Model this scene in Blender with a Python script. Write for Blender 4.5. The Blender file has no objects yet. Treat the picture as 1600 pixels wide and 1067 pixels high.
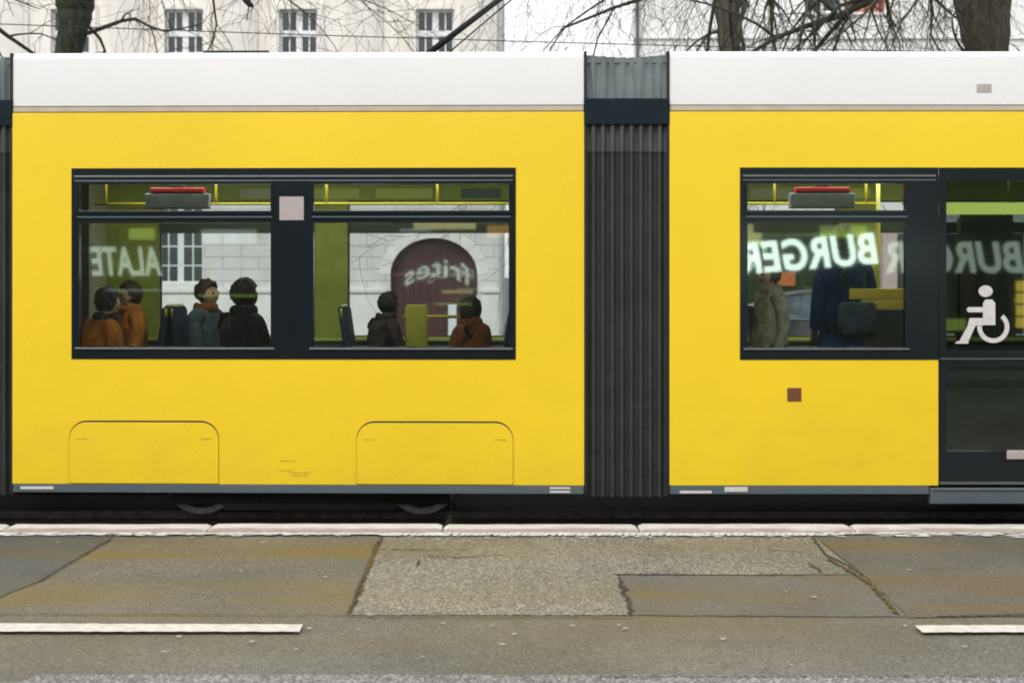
import bpy, bmesh, math, random
from mathutils import Vector, Matrix, Quaternion
R = math.radians
scene = bpy.context.scene
col = scene.collection

# ------------------------------------------------------------------ camera, world, sun, exposure
F = 2222.0; YH = 430.0; EYE = 1.7; D = 10.2
cam_data = bpy.data.cameras.new("camera"); cam = bpy.data.objects.new("camera", cam_data); col.objects.link(cam)
cam.location = (0, 0, EYE); cam.rotation_euler = (R(90), 0, 0)
cam_data.sensor_width = 36; cam_data.lens = 50.0; cam_data.shift_y = -(533.5 - YH) / 1600.0
cam_data.clip_end = 2000; cam_data.clip_start = 0.05
cam_data.dof.use_dof = True; cam_data.dof.focus_distance = 10.1; cam_data.dof.aperture_fstop = 3.2
scene.camera = cam

SUN_EL, SUN_AZ = 50.0, 205.0          # behind the camera, slightly to its left
world = bpy.data.worlds.new("World"); scene.world = world; world.use_nodes = True
nt = world.node_tree; bg = nt.nodes['Background']
sky = nt.nodes.new('ShaderNodeTexSky'); sky.sky_type = 'NISHITA'; sky.sun_disc = False
sky.sun_elevation = R(SUN_EL); sky.sun_rotation = R(SUN_AZ); sky.air_density = 1.6; sky.dust_density = 5.0; sky.ozone_density = 1.0
hs = nt.nodes.new('ShaderNodeHueSaturation'); hs.inputs['Saturation'].default_value = 0.22
wtc = nt.nodes.new('ShaderNodeTexCoord'); wn = nt.nodes.new('ShaderNodeTexNoise'); wn.inputs['Scale'].default_value = 2.2; wn.inputs['Detail'].default_value = 6
nt.links.new(wtc.outputs['Generated'], wn.inputs['Vector'])
wr = nt.nodes.new('ShaderNodeValToRGB'); wr.color_ramp.elements[0].position = 0.3; wr.color_ramp.elements[0].color = (0.80, 0.82, 0.85, 1); wr.color_ramp.elements[1].position = 0.7; wr.color_ramp.elements[1].color = (1, 1, 1, 1)
nt.links.new(wn.outputs['Fac'], wr.inputs[0])
wsc = nt.nodes.new('ShaderNodeVectorMath'); wsc.operation = 'SCALE'; wsc.inputs['Scale'].default_value = 7.2; nt.links.new(wr.outputs[0], wsc.inputs[0])
wmx = nt.nodes.new('ShaderNodeMix'); wmx.data_type = 'RGBA'; wmx.inputs[0].default_value = 0.72      # closed cloud layer over the sky
nt.links.new(sky.outputs[0], hs.inputs['Color']); nt.links.new(hs.outputs[0], wmx.inputs[6]); nt.links.new(wsc.outputs[0], wmx.inputs[7]); nt.links.new(wmx.outputs[2], bg.inputs['Color'])
bg.inputs['Strength'].default_value = 0.15
sd = bpy.data.lights.new("sun", 'SUN'); sd.energy = 0.6; sd.angle = R(25); sd.color = (1, 0.965, 0.91)
sun = bpy.data.objects.new("sun", sd); col.objects.link(sun)
az = R(SUN_AZ); el = R(SUN_EL)
sdir = Vector((math.sin(az) * math.cos(el), math.cos(az) * math.cos(el), math.sin(el)))
sun.rotation_euler = (-sdir).to_track_quat('-Z', 'Y').to_euler()
scene.view_settings.view_transform = 'Standard'; scene.view_settings.look = 'None'
scene.view_settings.gamma = 1; scene.view_settings.exposure = 0.69
try:
    scene.cycles.max_bounces = 10; scene.cycles.transparent_max_bounces = 24; scene.cycles.use_denoising = True; scene.cycles.sample_clamp_indirect = 4.0; scene.cycles.filter_width = 1.9
except Exception: pass

# ------------------------------------------------------------------ helpers
def SX(px, d=D): return (px - 800.0) / F * d
def SZ(py, d=D): return EYE + (YH - py) / F * d
def GP(px, py, z=0.0):
    d = F * (EYE - z) / (py - YH); return ((px - 800) / F * d, d, z)

class MB:
    def __init__(s): s.v = []; s.f = []
    def add(s, vs, fs):
        n = len(s.v); s.v += [tuple(p) for p in vs]; s.f += [tuple(i + n for i in f) for f in fs]; return s
    def box(s, x0, x1, y0, y1, z0, z1, c=0.0):
        if c > 0:
            bm = bmesh.new()
            vs = [bm.verts.new(p) for p in [(x0,y0,z0),(x1,y0,z0),(x1,y1,z0),(x0,y1,z0),(x0,y0,z1),(x1,y0,z1),(x1,y1,z1),(x0,y1,z1)]]
            for f in [(0,3,2,1),(4,5,6,7),(0,1,5,4),(1,2,6,5),(2,3,7,6),(3,0,4,7)]: bm.faces.new([vs[i] for i in f])
            bmesh.ops.bevel(bm, geom=list(bm.edges), offset=c, segments=2, affect='EDGES', profile=0.5)
            bm.verts.index_update()
            s.add([v.co for v in bm.verts], [[v.index for v in f.verts] for f in bm.faces]); bm.free(); return s
        return s.add([(x0,y0,z0),(x1,y0,z0),(x1,y1,z0),(x0,y1,z0),(x0,y0,z1),(x1,y0,z1),(x1,y1,z1),(x0,y1,z1)],
                     [(0,3,2,1),(4,5,6,7),(0,1,5,4),(1,2,6,5),(2,3,7,6),(3,0,4,7)])
    def tube(s, pts, rad, n=8, cap=True):
        pts = [Vector(p) for p in pts]
        if not hasattr(rad, '__len__'): rad = [rad] * len(pts)
        base = len(s.v); t0 = None; a = None
        for i, p in enumerate(pts):
            t = (pts[min(i+1, len(pts)-1)] - pts[max(i-1, 0)]).normalized()
            if a is None:
                a = t.orthogonal().normalized()
            else:
                a = (a - t * a.dot(t)); a = a.normalized() if a.length > 1e-6 else t.orthogonal().normalized()
            b = t.cross(a)
            for k in range(n):
                w = 2 * math.pi * k / n; s.v.append(tuple(p + (a * math.cos(w) + b * math.sin(w)) * rad[i]))
        for i in range(len(pts) - 1):
            for k in range(n):
                s.f.append((base+i*n+k, base+i*n+(k+1)%n, base+(i+1)*n+(k+1)%n, base+(i+1)*n+k))
        if cap:
            s.f.append(tuple(base + k for k in reversed(range(n)))); e = base + (len(pts)-1)*n
            s.f.append(tuple(e + k for k in range(n)))
        return s
    def prism(s, poly, y0, y1):     # polygon in (x, z), counter-clockwise seen from -y, extruded along y
        n = len(poly)
        vs = [(x, y0, z) for x, z in poly] + [(x, y1, z) for x, z in poly]
        fs = [tuple(range(n)), tuple(reversed(range(n, 2*n)))] + [(i, i+n, (i+1)%n+n, (i+1)%n) for i in range(n)]
        return s.add(vs, fs)
    def extr_x(s, prof, x0, x1):     # profile in (y, z) extruded along x
        n = len(prof)
        vs = [(x0, y, z) for y, z in prof] + [(x1, y, z) for y, z in prof]
        return s.add(vs, [tuple(reversed(range(n))), tuple(range(n, 2*n))] + [(i, (i+1)%n, (i+1)%n+n, i+n) for i in range(n)])
    def cyl(s, c, r, h, axis='y', n=24):
        c = Vector(c); d = {'x': Vector((1,0,0)), 'y': Vector((0,1,0)), 'z': Vector((0,0,1))}[axis] * h
        return s.tube([c, c + d], r, n)
    def wall(s, x0, x1, z0, z1, y0, y1, holes):   # slab between y0 (front) and y1 with rectangular holes
        xs = sorted({x0, x1} | {h[0] for h in holes} | {h[1] for h in holes}); xs = [x for x in xs if x0 <= x <= x1]
        zs = sorted({z0, z1} | {h[2] for h in holes} | {h[3] for h in holes}); zs = [z for z in zs if z0 <= z <= z1]
        def solid(i, j):
            if i < 0 or j < 0 or i >= len(xs)-1 or j >= len(zs)-1: return False
            cx = (xs[i]+xs[i+1])/2; cz = (zs[j]+zs[j+1])/2
            return not any(h[0] < cx < h[1] and h[2] < cz < h[3] for h in holes)
        idx = {}
        def V(i, j, k):
            if (i,j,k) not in idx: idx[(i,j,k)] = len(s.v); s.v.append((xs[i], (y0, y1)[k], zs[j]))
            return idx[(i,j,k)]
        for i in range(len(xs)-1):
            for j in range(len(zs)-1):
                if not solid(i, j): continue
                s.f.append((V(i,j,0), V(i+1,j,0), V(i+1,j+1,0), V(i,j+1,0)))
                s.f.append((V(i,j,1), V(i,j+1,1), V(i+1,j+1,1), V(i+1,j,1)))
                if not solid(i-1,j): s.f.append((V(i,j,0), V(i,j+1,0), V(i,j+1,1), V(i,j,1)))
                if not solid(i+1,j): s.f.append((V(i+1,j,0), V(i+1,j,1), V(i+1,j+1,1), V(i+1,j+1,0)))
                if not solid(i,j-1): s.f.append((V(i,j,0), V(i,j,1), V(i+1,j,1), V(i+1,j,0)))
                if not solid(i,j+1): s.f.append((V(i,j+1,0), V(i+1,j+1,0), V(i+1,j+1,1), V(i,j+1,1)))
        return s
    def build(s, name, mat, parent=None, smooth=False, bevel=0.0):
        me = bpy.data.meshes.new(name); me.from_pydata(s.v, [], s.f); me.update()
        if bevel > 0:
            bm = bmesh.new(); bm.from_mesh(me)
            es = [e for e in bm.edges if len(e.link_faces) == 2 and e.calc_face_angle(0) > R(30)]
            bmesh.ops.bevel(bm, geom=es, offset=bevel, segments=2, affect='EDGES', profile=0.5)
            bm.to_mesh(me); bm.free()
        if smooth:
            for p in me.polygons: p.use_smooth = True
            if smooth != True:
                pass
        me.materials.append(mat)
        o = bpy.data.objects.new(name, me); col.objects.link(o)
        if smooth and smooth is not True:
            me.set_sharp_from_angle(angle=R(smooth))
        if parent: o.parent = parent
        return o

def tag(o, label=None, cat=None, group=None, kind=None):
    if label: o['label'] = label
    if cat: o['category'] = cat
    if group: o['group'] = group
    if kind: o['kind'] = kind
    return o
def empty(name, loc, label, cat, group=None):
    o = bpy.data.objects.new(name, None); col.objects.link(o); o.location = loc; o.empty_display_size = 0.2
    return tag(o, label, cat, group)
def under(parent, *objs):            # parent while keeping world-space vertices
    for o in objs:
        o.parent = parent; o.matrix_parent_inverse = Matrix.Translation(parent.location).inverted()
def struct(o): return tag(o, kind='structure')

# ------------------------------------------------------------------ materials
def mat(name, base, rough=0.5, metal=0.0, coat=0.0, spec=0.5, noise=0.0, nscale=8.0, base2=None, bump=0.0, bscale=80.0, emit=None, estr=0.0, detail=5):
    m = bpy.data.materials.new(name); m.use_nodes = True; t = m.node_tree; b = t.nodes['Principled BSDF']
    b.inputs['Roughness'].default_value = rough; b.inputs['Metallic'].default_value = metal
    b.inputs['Coat Weight'].default_value = coat; b.inputs['Coat Roughness'].default_value = 0.08
    b.inputs['Specular IOR Level'].default_value = spec
    b.inputs['Base Color'].default_value = (*base, 1)
    tc = t.nodes.new('ShaderNodeTexCoord')
    if base2 is None: base2 = tuple(c * (1 - noise) for c in base)
    if noise > 0 or base2 != base:
        n = t.nodes.new('ShaderNodeTexNoise'); n.inputs['Scale'].default_value = nscale; n.inputs['Detail'].default_value = detail
        n.inputs['Roughness'].default_value = 0.65
        t.links.new(tc.outputs['Object'], n.inputs['Vector'])
        r = t.nodes.new('ShaderNodeValToRGB'); r.color_ramp.elements[0].position = 0.36; r.color_ramp.elements[1].position = 0.66
        r.color_ramp.elements[0].color = (*base2, 1); r.color_ramp.elements[1].color = (*base, 1)
        t.links.new(n.outputs['Fac'], r.inputs['Fac']); t.links.new(r.outputs['Color'], b.inputs['Base Color'])
    if bump > 0:
        n2 = t.nodes.new('ShaderNodeTexNoise'); n2.inputs['Scale'].default_value = bscale; n2.inputs['Detail'].default_value = 4
        t.links.new(tc.outputs['Object'], n2.inputs['Vector'])
        bp = t.nodes.new('ShaderNodeBump'); bp.inputs['Strength'].default_value = bump; bp.inputs['Distance'].default_value = 0.01
        t.links.new(n2.outputs['Fac'], bp.inputs['Height']); t.links.new(bp.outputs['Normal'], b.inputs['Normal'])
    if emit:
        b.inputs['Emission Color'].default_value = (*emit, 1); b.inputs['Emission Strength'].default_value = estr
    return m

def paint(name, base, dirt, z0=0.2, amount=0.35, coat=0.35, rough=0.4):
    """vehicle paint: faint orange peel, fine specks, streaky road dirt thickest low on the panel"""
    m = bpy.data.materials.new(name); m.use_nodes = True; t = m.node_tree; N = t.nodes; L = t.links; b = N['Principled BSDF']
    b.inputs['Roughness'].default_value = rough; b.inputs['Coat Weight'].default_value = coat; b.inputs['Coat Roughness'].default_value = 0.12
    tc = N.new('ShaderNodeTexCoord')
    mp = N.new('ShaderNodeMapping'); mp.inputs['Scale'].default_value = (0.8, 1.0, 1.6); L.new(tc.outputs['Object'], mp.inputs['Vector'])
    n1 = N.new('ShaderNodeTexNoise'); n1.inputs['Scale'].default_value = 3.0; n1.inputs['Detail'].default_value = 8; n1.inputs['Roughness'].default_value = 0.6
    L.new(mp.outputs[0], n1.inputs['Vector'])
    n2 = N.new('ShaderNodeTexNoise'); n2.inputs['Scale'].default_value = 90; n2.inputs['Detail'].default_value = 3; L.new(tc.outputs['Object'], n2.inputs['Vector'])
    r1 = N.new('ShaderNodeMapRange'); r1.inputs['From Min'].default_value = 0.45; r1.inputs['From Max'].default_value = 0.75; L.new(n1.outputs['Fac'], r1.inputs['Value'])
    r2 = N.new('ShaderNodeMapRange'); r2.inputs['From Min'].default_value = 0.55; r2.inputs['From Max'].default_value = 0.8; L.new(n2.outputs['Fac'], r2.inputs['Value'])
    sp = N.new('ShaderNodeSeparateXYZ'); L.new(tc.outputs['Object'], sp.inputs[0])
    rz = N.new('ShaderNodeMapRange'); rz.inputs['From Min'].default_value = z0 + 0.9; rz.inputs['From Max'].default_value = z0
    rz.inputs['To Min'].default_value = 0.12; rz.inputs['To Max'].default_value = 1.0; L.new(sp.outputs['Z'], rz.inputs['Value'])
    a = N.new('ShaderNodeMath'); a.operation = 'MULTIPLY'; L.new(r1.outputs[0], a.inputs[0]); L.new(rz.outputs[0], a.inputs[1])
    a2 = N.new('ShaderNodeMath'); a2.operation = 'MULTIPLY_ADD'; L.new(r2.outputs[0], a2.inputs[0]); a2.inputs[1].default_value = 0.25; L.new(a.outputs[0], a2.inputs[2])
    a3 = N.new('ShaderNodeMath'); a3.operation = 'MULTIPLY'; a3.use_clamp = True; L.new(a2.outputs[0], a3.inputs[0]); a3.inputs[1].default_value = amount
    mx = N.new('ShaderNodeMix'); mx.data_type = 'RGBA'; mx.inputs[6].default_value = (*base, 1); mx.inputs[7].default_value = (*dirt, 1)
    L.new(a3.outputs[0], mx.inputs[0])
    # fine dust grain and a broad, faint unevenness of the paint
    ng = N.new('ShaderNodeTexNoise'); ng.inputs['Scale'].default_value = 150; ng.inputs['Detail'].default_value = 2; L.new(tc.outputs['Object'], ng.inputs['Vector'])
    nb_ = N.new('ShaderNodeTexNoise'); nb_.inputs['Scale'].default_value = 0.8; nb_.inputs['Detail'].default_value = 5; L.new(tc.outputs['Object'], nb_.inputs['Vector'])
    g1 = N.new('ShaderNodeMapRange'); g1.inputs['From Min'].default_value = .3; g1.inputs['From Max'].default_value = .7; g1.inputs['To Min'].default_value = .93; g1.inputs['To Max'].default_value = 1.05; L.new(ng.outputs['Fac'], g1.inputs[0])
    g2 = N.new('ShaderNodeMapRange'); g2.inputs['From Min'].default_value = .35; g2.inputs['From Max'].default_value = .65; g2.inputs['To Min'].default_value = .97; g2.inputs['To Max'].default_value = 1.02; L.new(nb_.outputs['Fac'], g2.inputs[0])
    gm_ = N.new('ShaderNodeMath'); gm_.operation = 'MULTIPLY'; L.new(g1.outputs[0], gm_.inputs[0]); L.new(g2.outputs[0], gm_.inputs[1])
    gs = N.new('ShaderNodeVectorMath'); gs.operation = 'SCALE'; L.new(mx.outputs[2], gs.inputs[0]); L.new(gm_.outputs[0], gs.inputs['Scale'])
    L.new(gs.outputs[0], b.inputs['Base Color'])
    n3 = N.new('ShaderNodeTexNoise'); n3.inputs['Scale'].default_value = 1.6; L.new(tc.outputs['Object'], n3.inputs['Vector'])
    bp = N.new('ShaderNodeBump'); bp.inputs['Strength'].default_value = 0.25; bp.inputs['Distance'].default_value = 0.02
    L.new(n3.outputs['Fac'], bp.inputs['Height']); L.new(bp.outputs[0], b.inputs['Normal']); L.new(bp.outputs[0], b.inputs['Coat Normal'])
    return m

def glass(name, tint, refl, rough=0.0):
    m = bpy.data.materials.new(name); m.use_nodes = True; t = m.node_tree; N = t.nodes; L = t.links
    N.remove(N['Principled BSDF']); out = N['Material Output']
    tr = N.new('ShaderNodeBsdfTransparent'); tr.inputs[0].default_value = (*tint, 1)
    gl = N.new('ShaderNodeBsdfGlossy'); gl.inputs['Roughness'].default_value = rough; gl.inputs[0].default_value = (0.95, 1, 0.97, 1)
    fr = N.new('ShaderNodeFresnel'); fr.inputs[0].default_value = 1.5
    ad = N.new('ShaderNodeMath'); ad.operation = 'ADD'; ad.inputs[1].default_value = refl; ad.use_clamp = True; L.new(fr.outputs[0], ad.inputs[0])
    mx = N.new('ShaderNodeMixShader'); L.new(ad.outputs[0], mx.inputs[0]); L.new(tr.outputs[0], mx.inputs[1]); L.new(gl.outputs[0], mx.inputs[2])
    L.new(mx.outputs[0], out.inputs[0]); return m

def masonry(name, c1, c2, joint, bw, bh, mortar=0.012, gr=0.0):
    m = bpy.data.materials.new(name); m.use_nodes = True; t = m.node_tree; N = t.nodes; L = t.links; b = N['Principled BSDF']
    b.inputs['Roughness'].default_value = 0.9; b.inputs['Specular IOR Level'].default_value = 0.2
    tc = N.new('ShaderNodeTexCoord')
    mp = N.new('ShaderNodeMapping'); mp.inputs['Rotation'].default_value = (R(90), 0, 0); L.new(tc.outputs['Object'], mp.inputs[0])
    br = N.new('ShaderNodeTexBrick'); br.inputs['Scale'].default_value = 1.0; br.inputs['Brick Width'].default_value = bw; br.inputs['Row Height'].default_value = bh
    br.inputs['Mortar Size'].default_value = mortar; br.inputs['Mortar Smooth'].default_value = 0.3
    br.inputs['Color1'].default_value = (*c1, 1); br.inputs['Color2'].default_value = (*c2, 1); br.inputs['Mortar'].default_value = (*joint, 1)
    L.new(mp.outputs[0], br.inputs['Vector'])
    n = N.new('ShaderNodeTexNoise'); n.inputs['Scale'].default_value = 0.9; n.inputs['Detail'].default_value = 9; n.inputs['Roughness'].default_value = 0.7
    mp2 = N.new('ShaderNodeMapping'); mp2.inputs['Scale'].default_value = (2.5, 1, 0.6); L.new(tc.outputs['Object'], mp2.inputs[0]); L.new(mp2.outputs[0], n.inputs['Vector'])
    rr = N.new('ShaderNodeValToRGB'); rr.color_ramp.elements[0].position = 0.3; rr.color_ramp.elements[0].color = (0.80, 0.76, 0.70, 1); rr.color_ramp.elements[1].position = 0.60; rr.color_ramp.elements[1].color = (1, 1, 1, 1)
    L.new(n.outputs['Fac'], rr.inputs[0])
    mx = N.new('ShaderNodeMix'); mx.data_type = 'RGBA'; mx.blend_type = 'MULTIPLY'; mx.inputs[0].default_value = 1
    L.new(br.outputs['Color'], mx.inputs[6]); L.new(rr.outputs[0], mx.inputs[7]); L.new(mx.outputs[2], b.inputs['Base Color'])
    bp = N.new('ShaderNodeBump'); bp.invert = True; bp.inputs['Strength'].default_value = 0.6; bp.inputs['Distance'].default_value = 0.02
    L.new(br.outputs['Fac'], bp.inputs['Height']); L.new(bp.outputs[0], b.inputs['Normal'])
    return m

def asphalt(name, base, fleck, grain, ochre=0.0, ochre_col=(0.13, 0.085, 0.02), grainamt=1.0, rough=0.62):
    m = bpy.data.materials.new(name); m.use_nodes = True; t = m.node_tree; N = t.nodes; L = t.links; b = N['Principled BSDF']
    b.inputs['Roughness'].default_value = rough; b.inputs['Specular IOR Level'].default_value = 0.45
    tc = N.new('ShaderNodeTexCoord'); C = tc.outputs['Object']
    v = N.new('ShaderNodeTexVoronoi'); v.inputs['Scale'].default_value = grain; L.new(C, v.inputs['Vector'])
    bw = N.new('ShaderNodeRGBToBW'); L.new(v.outputs['Color'], bw.inputs[0])
    r = N.new('ShaderNodeValToRGB'); e = r.color_ramp.elements
    e[0].position = 0.2; e[0].color = (*[c * (1 - 0.45 * grainamt) for c in base], 1); e[1].position = 0.62; e[1].color = (*base, 1)
    e2 = e.new(0.86); e2.color = (*fleck, 1); L.new(bw.outputs[0], r.inputs[0])
    big = N.new('ShaderNodeTexNoise'); big.inputs['Scale'].default_value = 0.9; big.inputs['Detail'].default_value = 8; big.inputs['Roughness'].default_value = 0.62; L.new(C, big.inputs['Vector'])
    mr = N.new('ShaderNodeMapRange'); mr.inputs['From Min'].default_value = 0.3; mr.inputs['From Max'].default_value = 0.7; mr.inputs['To Min'].default_value = 0.72; mr.inputs['To Max'].default_value = 1.2; L.new(big.outputs['Fac'], mr.inputs[0])
    mul = N.new('ShaderNodeVectorMath'); mul.operation = 'SCALE'; L.new(r.outputs[0], mul.inputs[0]); L.new(mr.outputs[0], mul.inputs['Scale'])
    ob = N.new('ShaderNodeTexNoise'); ob.inputs['Scale'].default_value = 2.6; ob.inputs['Detail'].default_value = 9; ob.inputs['Roughness'].default_value = 0.7
    mpo = N.new('ShaderNodeMapping'); mpo.inputs['Scale'].default_value = (0.5, 1.6, 1); mpo.inputs['Location'].default_value = (base[0]*90, 3.1, 0); L.new(C, mpo.inputs[0]); L.new(mpo.outputs[0], ob.inputs['Vector'])
    orr = N.new('ShaderNodeMapRange'); orr.inputs['From Min'].default_value = 0.56; orr.inputs['From Max'].default_value = 0.72; orr.inputs['To Min'].default_value = 1.0; orr.inputs['To Max'].default_value = 0.74; L.new(ob.outputs['Fac'], orr.inputs[0])
    cv = N.new('ShaderNodeTexVoronoi'); cv.feature = 'DISTANCE_TO_EDGE'; cv.inputs['Scale'].default_value = 1.1
    wn_ = N.new('ShaderNodeTexNoise'); wn_.inputs['Scale'].default_value = 5; wn_.inputs['Detail'].default_value = 6; L.new(C, wn_.inputs['Vector'])
    wa = N.new('ShaderNodeVectorMath'); wa.operation = 'MULTIPLY_ADD'; L.new(wn_.outputs['Color'], wa.inputs[0]); wa.inputs[1].default_value = (.35, .35, .35); L.new(C, wa.inputs[2]); L.new(wa.outputs[0], cv.inputs['Vector'])
    ck = N.new('ShaderNodeMapRange'); ck.inputs['From Min'].default_value = 0.0; ck.inputs['From Max'].default_value = 0.006; ck.inputs['To Min'].default_value = 0.5; ck.inputs['To Max'].default_value = 1.0; L.new(cv.outputs['Distance'], ck.inputs[0])
    cm = N.new('ShaderNodeMapRange'); cm.inputs['From Min'].default_value = 0.50; cm.inputs['From Max'].default_value = 0.58; L.new(big.outputs['Fac'], cm.inputs[0])
    cx = N.new('ShaderNodeMix'); cx.data_type = 'FLOAT'; cx.inputs[2].default_value = 1.0; L.new(cm.outputs[0], cx.inputs[0]); L.new(ck.outputs[0], cx.inputs[3])
    om = N.new('ShaderNodeMath'); om.operation = 'MULTIPLY'; L.new(orr.outputs[0], om.inputs[0]); L.new(cx.outputs[0], om.inputs[1])
    mul2 = N.new('ShaderNodeVectorMath'); mul2.operation = 'SCALE'; L.new(mul.outputs[0], mul2.inputs[0]); L.new(om.outputs[0], mul2.inputs['Scale'])
    last = mul2.outputs[0]
    if ochre > 0:
        sp = N.new('ShaderNodeSeparateXYZ'); L.new(C, sp.inputs[0])
        rm = N.new('ShaderNodeMapRange'); rm.inputs['From Min'].default_value = 6.0; rm.inputs['From Max'].default_value = 9.4; L.new(sp.outputs['Y'], rm.inputs[0])
        cr = N.new('ShaderNodeValToRGB'); ce = cr.color_ramp.elements
        # pos = (y - 6.0) / 3.4 : ochre tinted bands along the gutter and along the lane edge
        pts = [(0.0, .12), (0.22, .3), (0.36, .7), (0.47, 1.0), (0.56, .8), (0.63, .15), (0.71, .2), (0.79, 1.0), (0.86, .95), (0.93, .15), (1.0, 0.0)]
        ce[0].position = pts[0][0]; ce[0].color = (pts[0][1],)*3 + (1,); ce[1].position = 1.0; ce[1].color = (0, 0, 0, 1)
        for p, vv in pts[1:-1]:
            q = ce.new(p); q.color = (vv, vv, vv, 1)
        L.new(rm.outputs[0], cr.inputs[0])
        mp = N.new('ShaderNodeMapping'); mp.inputs['Scale'].default_value = (0.35, 1.3, 1); L.new(C, mp.inputs[0])
        sn = N.new('ShaderNodeTexNoise'); sn.inputs['Scale'].default_value = 1.1; sn.inputs['Detail'].default_value = 7; L.new(mp.outputs[0], sn.inputs['Vector'])
        sr = N.new('ShaderNodeMapRange'); sr.inputs['From Min'].default_value = 0.34; sr.inputs['From Max'].default_value = 0.58; L.new(sn.outputs['Fac'], sr.inputs[0])
        fn = N.new('ShaderNodeTexNoise'); fn.inputs['Scale'].default_value = 160; fn.inputs['Detail'].default_value = 2; L.new(C, fn.inputs['Vector'])
        fr = N.new('ShaderNodeMapRange'); fr.inputs['From Min'].default_value = 0.38; fr.inputs['From Max'].default_value = 0.6; fr.inputs['To Min'].default_value = 0.35; L.new(fn.outputs['Fac'], fr.inputs[0])
        m1 = N.new('ShaderNodeMath'); m1.operation = 'MULTIPLY'; L.new(cr.outputs[0], m1.inputs[0]); L.new(sr.outputs[0], m1.inputs[1])
        m2 = N.new('ShaderNodeMath'); m2.operation = 'MULTIPLY'; L.new(m1.outputs[0], m2.inputs[0]); L.new(fr.outputs[0], m2.inputs[1])
        m3 = N.new('ShaderNodeMath'); m3.operation = 'MULTIPLY'; m3.use_clamp = True; L.new(m2.outputs[0], m3.inputs[0]); m3.inputs[1].default_value = ochre
        mx = N.new('ShaderNodeMix'); mx.data_type = 'RGBA'; L.new(m3.outputs[0], mx.inputs[0]); L.new(last, mx.inputs[6]); mx.inputs[7].default_value = (*ochre_col, 1)
        last = mx.outputs[2]
    L.new(last, b.inputs['Base Color'])
    bp = N.new('ShaderNodeBump'); bp.inputs['Strength'].default_value = 0.55; bp.inputs['Distance'].default_value = 0.004
    L.new(v.outputs['Distance'], bp.inputs['Height']); L.new(bp.outputs[0], b.inputs['Normal'])
    return m

def emission(name, colr, st):
    m = bpy.data.materials.new(name); m.use_nodes = True; b = m.node_tree.nodes['Principled BSDF']
    b.inputs['Base Color'].default_value = (*[min(c, .8) for c in colr], 1); b.inputs['Emission Color'].default_value = (*colr, 1); b.inputs['Emission Strength'].default_value = st
    return m

M = {}
M['yellow'] = paint('yellow_paint', (0.83, 0.575, 0.010), (0.42, 0.27, 0.05), z0=0.2, amount=0.17, coat=0.22, rough=0.42)
M['white'] = paint('white_paint', (0.72, 0.72, 0.72), (0.45, 0.42, 0.36), z0=2.2, amount=0.14, coat=0.2, rough=0.45)
M['beige'] = mat('beige_trim', (0.50, 0.43, 0.33), 0.5, noise=0.15)
M['black'] = mat('black_gloss', (0.008, 0.013, 0.017), 0.2, spec=.4, coat=0.12, noise=0.2, nscale=4)
M['blackm'] = mat('black_matt', (0.014, 0.016, 0.018), 0.6, noise=0.3, nscale=12)
M['rubber'] = mat('rubber', (0.010, 0.011, 0.012), 0.7)
M['alu'] = mat('brushed_aluminium', (0.20, 0.21, 0.21), 0.5, metal=0.9, noise=0.2, nscale=30)
M['skirt'] = paint('slate_paint', (0.075, 0.105, 0.125), (0.16, 0.14, 0.11), z0=0.1, amount=0.5)
M['bellow_up'] = mat('bellows_fabric_light', (0.17, 0.20, 0.205), 0.8, noise=0.25, nscale=6, bump=0.2, bscale=60)
M['bellow'] = mat('bellows_rubber', (0.036, 0.038, 0.035), 0.6, noise=0.35, nscale=5, bump=0.15, bscale=40)
M['bellow_band'] = mat('bellows_band', (0.011, 0.020, 0.026), 0.85, noise=0.2, spec=0.15)
M['glass'] = glass('tram_glass', (0.935, 0.965, 0.96), 0.045, .024)
M['glass_far'] = glass('tram_glass_far', (0.945, 0.965, 0.965), 0.0)
M['doorglass'] = glass('door_glass', (0.38, 0.44, 0.42), 0.035, .024)
M['lime'] = mat('lime_lining', (0.38, 0.44, 0.075), 0.5, noise=0.25, nscale=3)
M['limelight'] = mat('lime_panel', (0.55, 0.60, 0.14), 0.5)
M['ceiling'] = mat('ceiling_panel', (0.45, 0.46, 0.34), 0.6)
M['teal'] = mat('teal_dado', (0.11, 0.17, 0.17), 0.6, noise=0.2)
M['floor'] = mat('vinyl_floor', (0.06, 0.065, 0.07), 0.7, noise=0.3, nscale=40)
M['seat'] = mat('seat_fabric', (0.02, 0.035, 0.075), 0.95, noise=0.4, nscale=60)
M['seatshell'] = mat('seat_shell', (0.05, 0.055, 0.06), 0.4)
M['rail_y'] = mat('yellow_handrail', (0.52, 0.42, 0.03), 0.35, coat=0.4)
M['yell_pad'] = mat('yellow_panel', (0.80, 0.60, 0.08), 0.5, noise=0.15)
M['sticker'] = mat('sticker_grey', (0.42, 0.37, 0.35), 0.6, noise=0.15, nscale=40)
M['whitefilm'] = mat('white_film', (0.62, 0.60, 0.58), 0.6, noise=0.15, nscale=25)
M['brown'] = mat('brown_badge', (0.16, 0.055, 0.02), 0.5, noise=0.3, nscale=30)
M['tread'] = mat('wheel_tread', (0.20, 0.195, 0.19), 0.4, metal=.7, noise=.4, nscale=20)
M['scuff'] = mat('scuff_mark', (0.62, 0.42, 0.02), 0.6, noise=.4, nscale=30)
M['tramlamp'] = emission('tram_lamp', (0.95, 1.0, 0.75), 5.2)  # glow for the added interior fill strip
M['greenlamp'] = emission('green_lamp', (0.72, 0.74, 0.17), 2.0)
M['steel'] = mat('worn_steel', (0.09, 0.085, 0.08), 0.5, metal=1.0, noise=0.4, nscale=15)
M['iron'] = mat('dark_iron', (0.022, 0.022, 0.022), 0.75, metal=0.3, noise=0.4, nscale=10)
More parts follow.
